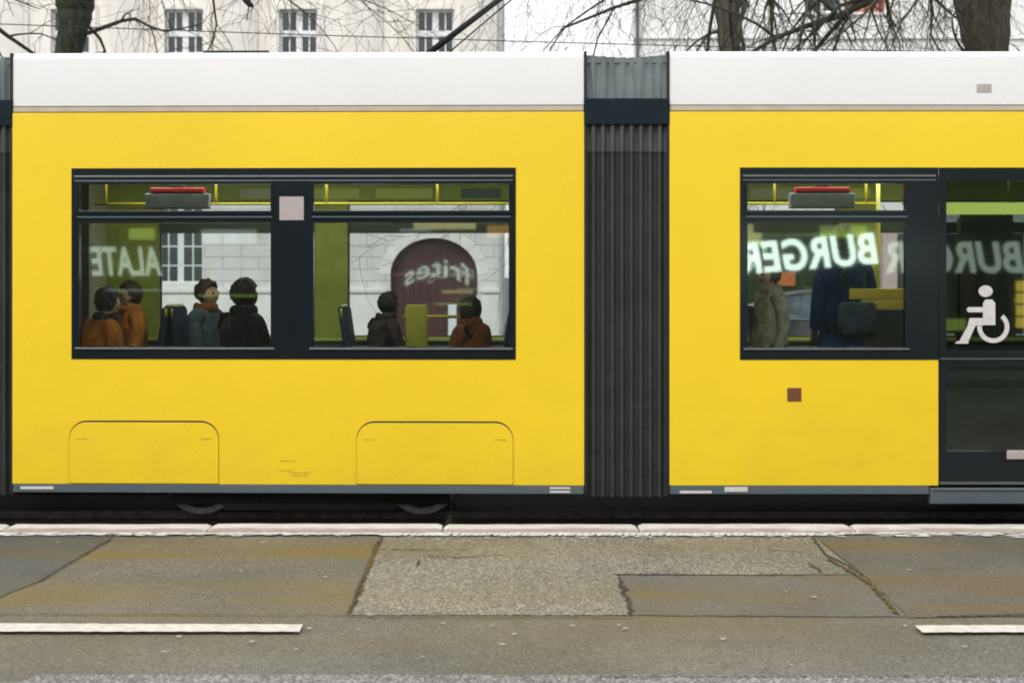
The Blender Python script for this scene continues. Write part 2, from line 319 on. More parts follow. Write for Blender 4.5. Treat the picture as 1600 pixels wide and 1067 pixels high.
M['redstripe'] = mat('red_stripe', (0.42, 0.02, 0.03), 0.5)
M['display'] = mat('display_grey', (0.25, 0.28, 0.33), 0.45, noise=0.3, nscale=12)

# ------------------------------------------------------------------ ground, road, kerb
road_m = asphalt('asphalt_lane', (0.136, 0.131, 0.110), (0.24, 0.225, 0.19), 150, ochre=1.3, ochre_col=(0.155, 0.112, 0.024))
g = MB(); g.add([(-400, -200, -0.14), (400, -200, -0.14), (400, 900, -0.14), (-400, 900, -0.14)], [(0, 1, 2, 3)])
struct(g.build('ground', asphalt('ground_gravel', (0.05, 0.048, 0.043), (0.08, 0.075, 0.07), 60)))
KF, KR = 9.35, 9.58
g = MB(); g.box(-60, 60, -1.2, KF - 0.002, -0.13, 0.0); struct(g.build('road', road_m))
# pavement the photographer stands on
g = MB(); g.box(-60, 60, -12, -1.203, -0.13, 0.12); struct(g.build('pavement', masonry('paving', (0.22, 0.21, 0.2), (0.27, 0.26, 0.24), (0.08, 0.08, 0.07), 0.5, 0.5)))
def sheet(name, pts, m, z=0.004):
    g = MB(); vs = [GP(x, y, z) for x, y in pts]
    return g.add([(p[0], p[1], z) for p in vs], [tuple(range(len(vs)))]).build(name, m)
rnd = random.Random(4)
def jag(pts, amp=1.6, step=18):
    out = []
    for i, (a, b) in enumerate(zip(pts, pts[1:] + pts[:1])):
        n = max(1, int(math.hypot(b[0]-a[0], (b[1]-a[1])*2) / step))
        for k in range(n):
            t = k / n; out.append((a[0] + (b[0]-a[0])*t + rnd.uniform(-amp, amp)*(k > 0), a[1] + (b[1]-a[1])*t + rnd.uniform(-amp, amp)*0.3*(k > 0)))
    return out
coarse = asphalt('asphalt_coarse', (0.20, 0.19, 0.155), (0.44, 0.42, 0.35), 110, ochre=0.55, ochre_col=(0.16, 0.12, 0.045), grainamt=1.3)
darkp = asphalt('asphalt_dark_patch', (0.118, 0.128, 0.130), (0.21, 0.20, 0.18), 160, ochre=1.1, ochre_col=(0.15, 0.105, 0.025))
bluep = asphalt('asphalt_old_patch', (0.084, 0.094, 0.102), (0.145, 0.15, 0.145), 160, ochre=0.8, ochre_col=(0.11, 0.09, 0.03))
greenp = asphalt('asphalt_right_patch', (0.108, 0.114, 0.100), (0.18, 0.175, 0.145), 150, ochre=1.1, ochre_col=(0.15, 0.09, 0.022))
near = asphalt('asphalt_near_lane', (0.21, 0.205, 0.20), (0.42, 0.40, 0.37), 95, grainamt=1.3)
struct(sheet('road_patch', jag([(545, 960), (985, 960.5), (966, 897), (1345, 897), (1270, 836.3), (598, 835.6)]), coarse))
struct(sheet('road_patch', jag([(986.5, 960.5), (1418, 963), (1347, 898), (968, 898)]), darkp))
struct(sheet('road_patch', jag([(-300, 1000), (-40, 948), (60, 908), (178, 836), (-300, 836)]), bluep))
struct(sheet('road_patch', jag([(1420, 964), (1900, 958), (1900, 836), (1272, 836.3), (1349, 897)]), greenp, 0.0045))
struct(sheet('road_patch', jag([(-900, 1300), (2500, 1300), (2500, 1054), (1500, 1054.5), (60, 1053), (28, 1066), (-900, 1068)], 1.2), near))
# seams, cracks: thin raised tar or moss ribbons
moss = mat('moss', (0.14, 0.085, 0.008), 0.95, base2=(0.05, 0.042, 0.010), nscale=25, bump=0.6, bscale=200)
tar = mat('tar', (0.022, 0.021, 0.019), 0.8, base2=(0.055, 0.05, 0.035), nscale=14)
def ribbon(name, pts, w, m, z=0.0085, wob=1.0, step=3.2):
    pl = []
    for a, b in zip(pts, pts[1:]):
        n = max(1, int(math.hypot(b[0]-a[0], b[1]-a[1]) / step))
        for k in range(n): t = k/n; pl.append((a[0]+(b[0]-a[0])*t, a[1]+(b[1]-a[1])*t))
    pl.append(pts[-1]); P = []
    for i, p in enumerate(pl):
        q = Vector(GP(p[0] + rnd.uniform(-wob, wob), p[1] + rnd.uniform(-wob, wob) * 0.3, z)); P.append(q)
    vs = []; fs = []
    for i, p in enumerate(P):
        t = (P[min(i+1, len(P)-1)] - P[max(i-1, 0)]); t.z = 0; t.normalize(); n = Vector((-t.y, t.x, 0))
        e = 0.25 if i in (0, len(P)-1) else 1
        vs += [p + n*w*e*rnd.uniform(0.12, 1.15), p - n*w*e*rnd.uniform(0.12, 1.15)]
    for i in range(len(P)-1): fs.append((2*i, 2*i+1, 2*i+3, 2*i+2))
    g = MB(); g.add(vs, fs); return struct(g.build(name, m))
ribbon('road_seam', [(592, 843), (578, 880), (545, 959)], 0.019, moss)
ribbon('road_seam', [(570, 895), (548, 950)], 0.012, tar, 0.0125)
ribbon('road_seam', [(1270, 838), (1290, 866), (1325, 882), (1350, 900)], 0.014, tar)
ribbon('road_seam', [(1292, 870), (1338, 897), (1362, 912), (1402, 958)], 0.017, moss, 0.0125)
ribbon('road_seam', [(1262, 878), (1284, 893)], 0.016, moss)
ribbon('road_seam', [(966, 899), (975, 920), (987, 959)], 0.020, tar, 0.0085, 2)
ribbon('road_seam', [(955, 896.5), (1090, 897)], 0.013, tar)
ribbon('road_seam', [(1090, 897), (1260, 898)], 0.010, moss)
ribbon('road_seam', [(-60, 958), (300, 959), (545, 960.5)], 0.006, tar)
ribbon('road_seam', [(545, 961), (800, 961.5), (990, 962)], 0.010, tar, 0.0125, .6)
ribbon('road_seam', [(1465, 962), (1620, 958)], 0.009, tar)
ribbon('road_seam', [(655, 869), (725, 870), (792, 866)], 0.008, tar, 0.0085, 2, 6)
ribbon('road_seam', [(588, 858), (735, 858)], 0.007, tar)
ribbon('road_seam', [(650, 885), (657, 872)], 0.010, tar)
ribbon('road_seam', [(930, 1056), (1620, 1055)], 0.006, tar)
ribbon('road_seam', [(178, 838), (120, 873), (60, 908)], 0.008, tar)
ribbon('road_seam', [(598, 837), (592, 853)], 0.010, tar)
ribbon('road_seam', [(1195, 858), (1262, 862)], 0.007, tar)
# dashed line
linep = mat('line_paint', (0.66, 0.62, 0.56), 0.8, base2=(0.50, 0.47, 0.42), nscale=22, bump=0.4, bscale=200)
def dash(name, x0, x1, y0, y1, s):
    a = GP(x0, y0); b = GP(x1, y0); c = GP(x1, y1); d = GP(x0, y1); pts = []
    n = 60
    for i in range(n+1): t = i/n; pts.append((d[0]+(c[0]-d[0])*t, d[1]+rnd.uniform(-.006, .006)))
    for i in range(n+1): t = 1-i/n; pts.append((a[0]+(b[0]-a[0])*t, a[1]+rnd.uniform(-.006, .006)))
    g = MB(); m = len(pts); g.add([(x, y, 0.0165) for x, y in pts], [tuple(range(m))]); o = struct(g.build(name, linep)); return o
def quad(name, pts):
    P = []
    for (a, b) in zip(pts, pts[1:] + pts[:1]):
        n = max(1, int(abs(b[0]-a[0]) / 9)); 
        for k in range(n):
            t = k/n; P.append((a[0]+(b[0]-a[0])*t, a[1]+(b[1]-a[1])*t + rnd.uniform(-.35, .35)))
    g = MB(); vs = [GP(x, y, 0.0) for x, y in P]; g.add([(v[0], v[1], 0.0165) for v in vs], [tuple(range(len(vs)))])
    return struct(g.build(name, linep))
quad('road_marking', [(-420, 991), (468, 991.5), (473, 980), (-420, 977)])
quad('road_marking', [(1441, 992.5), (2300, 991), (2300, 979), (1429, 981.5)])
# gum, paint flecks
gumm = mat('gum', (0.42, 0.40, 0.36), 0.8)
g = MB()
spots = [(376,895),(508,904),(578,964),(622,964),(692,977),(769,981),(804,994),(785,1010),(895,981),(967,980),(977,985),(1022,982),(1129,1002),(1237,1043),(1124,953),(1228,927),(1272,936),(1420,893),(1415,981),(523,849),(572,857),(355,843),(484,985),(1155,1024),(256,1022),(394,1006),(463,1018),(1497,853),(1466,848),(280,998),(1507,1014),(1541,1023),(660,1030),(865,872),(935,888),(1105,868),(410,850),(300,842),(90,850),(560,987)]
for (x, y) in spots:
    p = GP(x, y, 0.0); r = rnd.uniform(0.005, 0.012); n = 9
    vs = [(p[0] + math.cos(2*math.pi*k/n)*r*rnd.uniform(.8, 1.3)*1.3, p[1] + math.sin(2*math.pi*k/n)*r*rnd.uniform(.8, 1.2), 0.0145) for k in range(n)]
    g.add(vs, [tuple(range(n))])
tag(g.build('litter', gumm), kind='stuff')
# fallen bits of leaf and grit, thickest along the gutter
g = MB()
for i in range(260):
    d = KF - .03 - abs(rnd.gauss(0, .35)) if i % 4 else rnd.uniform(6.0, 9.2); X = rnd.uniform(-1, 1)*.37*d; r = rnd.uniform(.003, .010); n = 5; z = .0135 + rnd.uniform(0, .002)
    a0 = rnd.uniform(0, 6); g.add([(X + math.cos(a0 + 2*math.pi*k/n)*r*rnd.uniform(.6, 1.8), d + math.sin(a0 + 2*math.pi*k/n)*r*rnd.uniform(.6, 1.6), z + rnd.uniform(0, .003)) for k in range(n)], [tuple(range(n))])
tag(g.build('debris', mat('debris', (0.06, 0.035, 0.015), .9, base2=(.16, .13, .09), nscale=4)), kind='stuff')
# white paint spatter in the gutter
g = MB()
for i in range(1500):
    u = rnd.random(); x = rnd.uniform(-100, 1700)
    dens = 1.0 if (x < 600) else (0.9 if 600 < x < 1290 else 0.55)
    if rnd.random() > dens: continue
    d = KF - 0.015 - abs(rnd.gauss(0, 0.035 if x < 600 else 0.055)); X = SX(x, d)
    r = rnd.uniform(0.005, 0.024); n = 7; sx = rnd.uniform(1, 3)
    g.add([(X + math.cos(2*math.pi*k/n)*r*sx*rnd.uniform(.7, 1.3), d + math.sin(2*math.pi*k/n)*r*rnd.uniform(.5, 1.1), 0.0105 + 0.000002*i) for k in range(n)], [tuple(range(n))])
x = 600
while x < 1265:      # chevron-like brushed strip in front of the kerb
    d = KF - 0.05 - rnd.uniform(0, .01); X = SX(x, d)
    g.add([(X, d - .075, .0142), (X + .026, d - .07, .0142), (X + .05, d + .03, .0142), (X + .018, d + .03, .0142)], [(0, 1, 2, 3)]); x += rnd.uniform(9.5, 12)
tag(g.build('paint_spatter', mat('spatter', (0.72, 0.71, 0.69), 0.85, base2=(0.45, 0.43, 0.40), nscale=30)), kind='structure')
# kerb stones
kerbm = mat('kerb_stone', (0.60, 0.58, 0.56), 0.85, base2=(0.40, 0.36, 0.33), nscale=7, bump=0.5, bscale=60)
# soiled lower edge
def kerbmat():
    m = mat('kerb_granite', (0.64, 0.635, 0.625), 0.85, base2=(0.50, 0.485, 0.46), nscale=9, bump=0.5, bscale=70)
    t = m.node_tree; N = t.nodes; L = t.links; b = N['Principled BSDF']; src = b.inputs['Base Color'].links[0].from_socket
    tc = N.new('ShaderNodeTexCoord'); sp = N.new('ShaderNodeSeparateXYZ'); L.new(tc.outputs['Object'], sp.inputs[0])
    ns = N.new('ShaderNodeTexNoise'); ns.inputs['Scale'].default_value = 3; ns.inputs['Detail'].default_value = 8
    mp = N.new('ShaderNodeMapping'); mp.inputs['Scale'].default_value = (1, 5, 5); L.new(tc.outputs['Object'], mp.inputs[0]); L.new(mp.outputs[0], ns.inputs['Vector'])
    ad = N.new('ShaderNodeMath'); ad.operation = 'MULTIPLY_ADD'; L.new(ns.outputs['Fac'], ad.inputs[0]); ad.inputs[1].default_value = -0.16; L.new(sp.outputs['Y'], ad.inputs[2])
    mr = N.new('ShaderNodeMapRange'); mr.inputs['From Min'].default_value = KF - 0.06; mr.inputs['From Max'].default_value = KF - 0.005
    mr.inputs['To Min'].default_value = 0.7; mr.inputs['To Max'].default_value = 0.0; L.new(ad.outputs[0], mr.inputs[0])
    mx = N.new('ShaderNodeMix'); mx.data_type = 'RGBA'; L.new(mr.outputs[0], mx.inputs[0]); L.new(src, mx.inputs[6]); mx.inputs[7].default_value = (0.20, 0.13, 0.09, 1)
    L.new(mx.outputs[2], b.inputs['Base Color']); return m
km = kerbmat()
joints = [-700, -330, 8, 327, 692, 997, 1332, 1690, 2050]
for a, b in zip(joints, joints[1:]):
    x0 = SX(a, 9.45) + .008; x1 = SX(b, 9.45) - .008; dz = rnd.uniform(-.003, .003)
    g = MB(); n = 10; tw = rnd.uniform(-.004, .004)
    prof = [(KF, -.12), (KF, 0.012 + dz), (KF + .018, 0.026 + dz), (KF + .04, 0.03 + dz), (KR - .02, 0.03 + dz), (KR, 0.02 + dz), (KR, -.12)]
    rows = []
    for i in range(n + 1):
        t = i / n; x = x0 + (x1 - x0) * t; e = 0.012 if i in (0, n) else 0
        if i == 1: x = x0 + .03
        if i == n - 1: x = x1 - .03
        rows.append([(x, y + tw * t + rnd.uniform(-.0025, .0025) + (e if j < 3 else 0), z + (rnd.uniform(-.0015, .0015) - e if 0 < j < 6 else 0)) for j, (y, z) in enumerate(prof)])
    vs = [p for r in rows for p in r]; k = len(prof)
    fs = [(i*k+j, (i+1)*k+j, (i+1)*k+j+1, i*k+j+1) for i in range(n) for j in range(k-1)] + [tuple(range(k)), tuple(n*k + j for j in reversed(range(k)))]
    g.add(vs, fs); struct(g.build('kerb_stone', km, smooth=50))
# mortar bed behind the joints
g = MB(); g.box(-60, 60, KF + .02, KR - .02, -.13, .004); struct(g.build('kerb_bed', mat('mortar', (0.35, 0.33, 0.30), 0.95, noise=.5, nscale=30)))
# track bed and rails
g = MB(); g.box(-60, 60, KR + .003, 17.0, -.135, -.12); struct(g.build('track_bed', asphalt('track_bed', (0.016, 0.015, 0.014), (0.03, 0.028, 0.025), 60)))
for y in (10.62, 12.05, 14.1, 15.53):
    g = MB(); g.box(-60, 60, y, y + .06, -.12, -.06, .004); struct(g.build('track_rail', M['steel']))
g = MB(); g.box(-60, 60, 17.003, 17.2, -.135, .05); struct(g.build('far_kerb', kerbm))
g = MB(); g.box(-60, 60, 17.203, 29.0, -.135, 0.0); struct(g.build('far_road', asphalt('far_asphalt', (0.09, 0.088, 0.085), (0.14, 0.135, 0.13), 60)))
g = MB(); g.box(-60, 60, 29.003, 60.0, -.135, 0.1); struct(g.build('far_pavement', mat('far_paving', (0.2, 0.195, 0.185), 0.9, noise=.3, nscale=2)))

# ------------------------------------------------------------------ the tram
HALF = 1.2; YC = D + HALF
tram = empty('tram', (SX(980), YC, -0.06), 'yellow and white articulated tram standing across the whole street, windows framed in black', 'tram')
TM = []           # left module meshes to be turned about the joint
YAW_PIV = SX(912); YAW = math.tan(R(1.3))
def LX(px):       # x along the left module that shows at pixel px once the module is turned
    k = (px - 800) / F
    return (k * (D + YAW * YAW_PIV)) / (1 + k * YAW)
zW0, zW1 = SZ(562), SZ(262)         # window band
zY0, zY1 = SZ(758), SZ(174.5)
zR0, zR1 = SZ(163.5), SZ(79)
zF0, zF1 = SZ(772), SZ(758.6)
FLOOR = 0.38; CEIL = 2.56
def P(o, left, parent=None):
    if left: TM.append(o)
    if parent is None: parent = tram
    if parent is tram: o.parent = tram; o.matrix_parent_inverse = Matrix.Translation(tram.location).inverted()
    else: o.parent = parent
    return o

def pane(x0, x1, z0, z1, y, m, parent, left, name='glass'):
    g = MB(); g.box(x0, x1, y, y + .006, z0, z1); return P(g.build(name, m), left, parent)

def near_window(bx0, bx1, panes, left):
    """black surround bx0..bx1; panes = list of (x0, x1) glass columns, each with a hinged vent above"""
    zv0, zv1 = SZ(329), SZ(287); zg0, zg1 = SZ(542), SZ(348)
    holes = []
    for a, b in panes: holes += [(a, b, zv0, zv1), (a, b, zg0, zg1)]
    g = MB(); g.wall(bx0, bx1, zW0, zW1, D - .004, D + .045, holes)
    w = P(g.build('window', M['black']), left)
    for a, b in panes:
        pane(a - .01, b + .01, zv0 - .01, zv1 + .01, D + .016, M['glass'], w, left)
        pane(a - .01, b + .01, zg0 - .01, zg1 + .01, D + .016, M['glass'], w, left)
        g = MB(); g.wall(a - .022, b + .022, zv0 - .022, zv1 + .022, D - .012, D - .0045, [(a - .001, b + .001, zv0 + .0005, zv1 - .0005)]); P(g.build('vent_frame', M['black'], bevel=.002), left, w)
        g = MB(); g.box(a - .03, b + .03, D - .016, D - .0045, zg0 - .022, zg0 - .008, .003); P(g.build('sill_strip', M['alu']), left, w)
        g = MB(); g.box(a - .012, b + .012, D - .017, D - .0125, zv0 - .05, zv0 - .040); P(g.build('hinge_strip', M['skirt']), left, w)
    g = MB(); g.box(bx0 + .02, bx1 - .02, D - .010, D - .0045, SZ(276.5), SZ(273.5), .002); P(g.build('gutter_strip', M['alu']), left, w)
    g = MB(); g.box(bx0 + .02, bx1 - .02, D - .010, D - .0045, SZ(282.5), SZ(280.5)); P(g.build('gutter_strip', M['skirt']), left, w)
    return w

def rrect(x0, x1, z0, z1, r, n=8, top_only=True):
    pts = [(x0, z0), (x1, z0)]
    pts += [(x1 - r + r*math.cos(a), z1 - r + r*math.sin(a)) for a in [math.pi/2*i/n for i in range(n+1)]]
    pts += [(x0 + r + r*math.cos(a), z1 - r + r*math.sin(a)) for a in [math.pi/2 + math.pi/2*i/n for i in range(n+1)]]
    return pts

def hatch(x0, x1, left):
    zt = SZ(658.5)
    g = MB(); g.prism(rrect(x0, x1, zY0 + .004, zt, .13), D - .0025, D + .01); o = P(g.build('hatch_cover', M['blackm']), left)  # black gap; its wider top line paints in the overhang shadow
    g = MB(); g.prism(rrect(x0 + .0022, x1 - .0022, zY0 + .005, zt - .013, .125), D - .0065, D + .008)
    P(g.build('hatch_panel', M['yellow'], bevel=.0018), left, o)
    for xx in (x0 + .05, x1 - .13):
        g = MB(); g.box(xx, xx + .08, D - .0085, D - .006, SZ(687.8), SZ(686.4)); P(g.build('hatch_catch', M['scuff']), left, o)

def body(x0, x1, left, cuts, cuts_full=()):
    """side skins, roof fairing, gutter, skirt, lining"""
    holes = list(cuts)
    g = MB(); g.wall(x0, x1, zY0, zY1, D, D + .05, holes); P(g.build('side_panel', M['yellow'], bevel=.0), left)
    # rounded edge strips at the module ends
    for xe, s in ((x0, -1), (x1, 1)):
        if xe < SX(2600):
            g = MB(); n = 8; prof = [(xe + s * .010 * math.sin(math.pi/2*i/n), D + .05 * (1 - math.cos(math.pi/2*i/n))) for i in range(n+1)]
            vs = [(x, y, zY0) for x, y in prof] + [(x, y, zY1) for x, y in prof]
            g.add(vs, [(i, i+1, i+n+2, i+n+1) for i in range(n)]); P(g.build('corner_edge', M['yellow'], smooth=True), left)
            g = MB(); vs = [(x, y + .012, zR0) for x, y in prof] + [(x, y + .012, zR1 - .03) for x, y in prof]
            g.add(vs, [(i, i+1, i+n+2, i+n+1) for i in range(n)]); P(g.build('corner_edge', M['white'], smooth=True), left)
    # roof fairing: slab, rounded shoulder, roof deck, far shoulder
    prof = [(D + .012, zR0), (D + .012, zR1 - .05)] + [(D + .062 - .05*math.cos(a), zR1 - .05 + .05*math.sin(a)) for a in [math.pi/2*i/6 for i in range(1, 7)]]
    prof += [(D + .5, zR1 + .012), (YC, zR1 + .02), (D + 1.9, zR1 + .012)]
    prof += [(D + 2.34 + .05*math.sin(a), zR1 - .05 + .05*math.cos(a)) for a in [math.pi/2*i/6 for i in range(0, 7)]]
    prof += [(D + 2.39, zR0), (D + 2.34, zR0), (D + 2.34, zR0 + .08), (D + .062, zR0 + .08), (D + .062, zR0)]
    g = MB(); g.extr_x(list(reversed(prof)), x0, x1); P(g.build('roof_fairing', M['white'], smooth=35), left)
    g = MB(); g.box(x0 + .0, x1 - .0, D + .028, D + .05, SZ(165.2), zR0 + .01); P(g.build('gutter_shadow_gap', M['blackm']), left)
    g = MB(); g.box(x0, x1, D + .004, D + .03, SZ(173.2), SZ(165.2), .003); P(g.build('rain_gutter', M['beige']), left)
    g = MB(); g.box(x0, x1, D + .006, D + .048, zY1 + .0005, SZ(173.3)); P(g.build('seal_strip', M['rubber']), left)
    # far side
    return holes

def far_side(x0, x1, left, wins, lining=True):
    """far wall: outer skin, lime lining, windows with a transom"""
    z0, z1 = zW0 + .06, SZ(287)
    holes = [(a, b, z0 + .0, z1) for a, b in wins]
    g = MB(); g.wall(x0, x1, zY0, zY1, D + 2.35, D + 2.4, holes); P(g.build('side_panel', M['yellow']), left)
    g = MB(); g.wall(x0, x1, zW0 + .06, CEIL, D + 2.30, D + 2.345, holes); P(g.build('inner_lining', M['lime']), left)
    g = MB(); g.box(x0, x1, D + 2.22, D + 2.30, FLOOR, z0 - .035, .01); P(g.build('wall_dado', M['teal']), left)
    g = MB(); g.box(x0, x1, D + 2.19, D + 2.299, z0 - .034, z0 - .002, .008); P(g.build('window_ledge', M['limelight']), left)
    for a, b in wins:
        g = MB(); g.wall(a, b, z0, z1, D + 2.352, D + 2.392, [(a + .012, b - .012, z0 + .012, SZ(349) - .0), (a + .012, b - .012, SZ(349) + .095, z1 - .012)])
        w = P(g.build('window', mat_far), left)
        pane(a + .004, b - .004, z0 + .004, z1 - .004, D + 2.37, M['glass_far'], w, left)
mat_far = mat('far_window_frame', (0.055, 0.075, 0.055), 0.5)

def interior(x0, x1, left, fill_strip=True):
    g = MB(); g.box(x0, x1, D + .052, D + 2.30, FLOOR - .08, FLOOR); P(g.build('floor_panel', M['floor']), left)
    g = MB(); g.box(x0, x1, D + .052, D + 2.298, CEIL, CEIL + .05); P(g.build('ceiling_panel', M['ceiling']), left)
    # near side wall lining below the windows and coving
    if fill_strip:
        g = MB(); g.box(x0 + .3, x1 - .3, YC - .12, YC + .12, CEIL - .03, CEIL - .002, .008); P(g.build('ceiling_lamp', M['tramlamp']), left)  # unseen glowing strip, added to light the interior

def coving_posters(xs, left):
    for a, b, m in xs:
        g = MB(); g.box(a, b, D + 2.292, D + 2.299, SZ(287) + .02, SZ(287) + .105); P(g.build('notice_panel', m), left)

def seat(x, y, face, left):
    """transverse seat, face=+1 looks to +x"""
    s = face
    g = MB(); g.box(min(x - .21, x + .21), max(x - .21, x + .21), y - .21, y + .21, FLOOR + .38, FLOOR + .46, .03); o = P(g.build('seat', M['seat'], smooth=40), left)
    g = MB(); xb = x - s * .24; vs = MB().box(-.035, .035, -.21, .21, 0, .62, .03)
    vs.v = [(xb - s * (v[2] * .14) + v[0], y + v[1], FLOOR + .44 + v[2]) for v in vs.v]; P(vs.build('backrest', M['seat'], smooth=40), left, o)
    g = MB(); g.box(x - .16, x + .16, y - .12, y + .12, FLOOR, FLOOR + .379); P(g.build('pedestal', M['seatshell']), left, o)
    xt = xb - s * .085; g = MB(); zt = FLOOR + 1.03
    g.tube([(xt, y - .2, zt - .07), (xt, y - .2, zt), (xt, y - .15, zt + .03), (xt, y + .15, zt + .03), (xt, y + .2, zt), (xt, y + .2, zt - .07)], .014, 8)
    P(g.build('grab_handle', M['rail_y'], smooth=True), left, o)

# --- left module
x0, x1 = LX(20), SX(912)
win = (LX(112), LX(806), zW0, zW1)
body(x0, x1, True, [win])
w1 = near_window(LX(112), LX(806), [(LX(124), LX(423)), (LX(490), LX(795))], True)
g = MB(); g.box(LX(437), LX(475), D - .010, D - .0045, SZ(344), SZ(307), .002); sq = P(g.build('notice_sticker', M['sticker']), True, w1)
for a, b in ():
    g = MB(); g.box(a, b, D - .0115, D - .0101, SZ(334), SZ(316)); P(g.build('sticker_symbol', M['whitefilm']), True, w1)
hatch(LX(108), LX(342), True); hatch(LX(557), LX(802), True)
g = MB(); g.box(x0, x1, D + .002, D + .06, zF0, zF1 - .001, .004); P(g.build('skirt', M['skirt']), True)
g = MB(); g.box(x0, x1, D + 2.34, D + 2.4, zF0, zF1 - .001, .004); P(g.build('skirt', M['skirt']), True)
for a, b, c, d in ((32, 84, 762.5, 767), (859, 891, 761, 764), (859, 891, 766.5, 770)):
    g = MB(); g.box(LX(a), LX(b), D - .004, D + .0015, SZ(d), SZ(c), .0015); P(g.build('skirt_reflector', M['whitefilm']), True)
for a, b, c in ((437, 462, 721), (436, 458, 736), (450, 485, 739.5), (455, 480, 744)):
    g = MB(); g.box(LX(a), LX(b), D - .002, D + .001, SZ(c + .8), SZ(c - .5)); P(g.build('scuff', M['scuff']), True)
far_side(x0, x1, True, [(LX(124) , LX(423)), (LX(485), LX(800))])
interior(x0, x1, True)
coving_posters([(-3.0, -2.72, M['limelight']), (-2.4, -2.0, M['ceiling']), (-2.1 + .35, -1.35, M['limelight']), (-1.2, -.7, M['limelight']), (-.45, -.1, M['teal']), (0.0, .35, M['limelight'])], True)
# --- right module
x0r, x1r = SX(1047), SX(2150)
win3 = (SX(1156), SX(1466) - .0, zW0, zW1)
door = (SX(1466), SX(1800), zY0 - .001, zW1)
# combined: black band runs from window over post to the door
body(x0r, x1r, False, [(SX(1156), SX(1466), zW0, zW1), (SX(1466), SX(1812), zY0, zW1), (SX(1860), SX(2080), zW0, zW1)])
near_window(SX(1156), SX(1466), [(SX(1168), SX(1414))], False)
near_window(SX(1860), SX(2080), [(SX(1872), SX(2068))], False)
# --- door
zd0 = SZ(752)
dr = None
for k, (a, b) in enumerate(((1467, 1638), (1640, 1811))):
    xa, xb = SX(a), SX(b)
    zu0, zu1 = SZ(548), SZ(283); zl0, zl1 = SZ(706), SZ(574)
    g = MB(); g.wall(xa + .002, xb - .002, zd0, zW1 - .003, D + .004, D + .04, [(xa + .055, xb - .03, zu0, zu1), (xa + .055, xb - .03, zl0, zl1)])
    dr = P(g.build('door', M['black'], bevel=.0), False)
    pane(xa + .05, xb - .025, zu0 - .005, zu1 + .005, D + .018, M['doorglass'], dr, False)
    pane(xa + .05, xb - .025, zl0 - .005, zl1 + .005, D + .018, M['doorglass'], dr, False)
    g = MB(); g.box(xa + .01, xb - .01, D - .003, D + .003, SZ(561.5), SZ(559.5)); P(g.build('door_bar', M['skirt']), False, dr)
    g = MB(); g.box(xb - .30, xb - .01, D - .012, D + .003, SZ(717), SZ(703), .004); P(g.build('door_plate', M['sticker']), False, dr)
    g = MB(); g.box(xa + .004, xb - .004, D - .002, D + .05, SZ(757), SZ(752.6), .002); P(g.build('door_sill', M['alu']), False, dr)
    g = MB(); g.tube([(xa + .17, D + .09, SZ(340)), (xa + .17, D + .09, SZ(540))], .012, 8); P(g.build('handrail', M['alu'], smooth=True), False, dr)
    if k == 0:
        # wheelchair pictogram stuck on the glass, looking left
        def T(px, py): return (SX(px), SZ(py))
        yy0, yy1 = D + .012, D + .0175
        g = MB()
        def blob(pts): g.prism([T(*p) for p in pts], yy0, yy1)
        blob([(1541 + 11*math.cos(t), 455 - 9*math.sin(t)) for t in [2*math.pi*i/20 for i in range(20)]])          # head
        blob([(1537, 508), (1556, 508), (1556, 474), (1551, 468), (1541, 468), (1537, 474)])                        # torso
        blob([(1514, 488), (1536.8, 488), (1536.8, 480), (1514, 480), (1511, 484)])                                 # arm
        blob([(1513, 509), (1536.8, 509), (1536.8, 497), (1516, 497)])                                              # thigh
        blob([(1500, 533), (1514, 533), (1525, 509.2), (1513.3, 509.2)])                                            # lower leg
        blob([(1493, 537), (1514, 537), (1514, 533.2), (1497, 533.2)])                                              # foot
        P(g.build('wheelchair_symbol', M['whitefilm']), False, dr)
        g = MB(); cx, cy, ro, ri = 1553, 511, 25, 18; n = 28       # wheel: open ring
        a0, a1 = math.pi*0.28, -math.pi*1.02
        ang = [a0 + (a1 - a0)*i/n for i in range(n+1)]
        outr = [T(cx + ro*math.cos(t), cy - ro*math.sin(t)) for t in ang]; inr = [T(cx + ri*math.cos(t), cy - ri*math.sin(t)) for t in ang]
        for i in range(n):
            g.prism([outr[i], inr[i], inr[i+1], outr[i+1]], yy0 - .0004, yy1)
        P(g.build('wheelchair_wheel', M['whitefilm']), False, dr)
g = MB(); g.box(SX(1466), SX(1812), D + .06, D + .16, SZ(334), SZ(316), .02); P(g.build('door_light', M['greenlamp'], smooth=40), False)
g = MB(); g.box(x0r, SX(1452), D + .002, D + .06, zF0, zF1 - .001, .004); P(g.build('skirt', M['skirt']), False)
g = MB(); g.box(SX(1453), SX(1830), D - .006, D + .06, SZ(787), SZ(762), .006); P(g.build('skirt', M['skirt']), False)
g = MB(); g.box(SX(1456), SX(1830), D - .016, D - .0065, SZ(765.5), SZ(763.5), .001); P(g.build('step_edge', M['alu']), False)
g = MB(); g.box(SX(1831), x1r, D + .002, D + .06, zF0, zF1 - .001, .004); P(g.build('skirt', M['skirt']), False)
g = MB(); g.box(x0r, x1r, D + 2.34, D + 2.4, zF0, zF1 - .001, .004); P(g.build('skirt', M['skirt']), False)
for a, b, c, d in ((1062, 1112, 766.5, 770.5), (1132, 1168, 760.5, 768)):
    g = MB(); g.box(SX(a), SX(b), D - .004, D + .0015, SZ(d), SZ(c), .0015); P(g.build('skirt_reflector', M['whitefilm']), False)
g = MB(); g.box(SX(1230), SX(1252), D - .004, D + .0005, SZ(627), SZ(606), .0015); bd = P(g.build('fleet_badge', M['brown']), False)
g = MB(); g.box(SX(1527), SX(1550), D + .008, D + .0125, SZ(144.5), SZ(131.5), .0015); P(g.build('roof_sticker', M['sticker']), False)
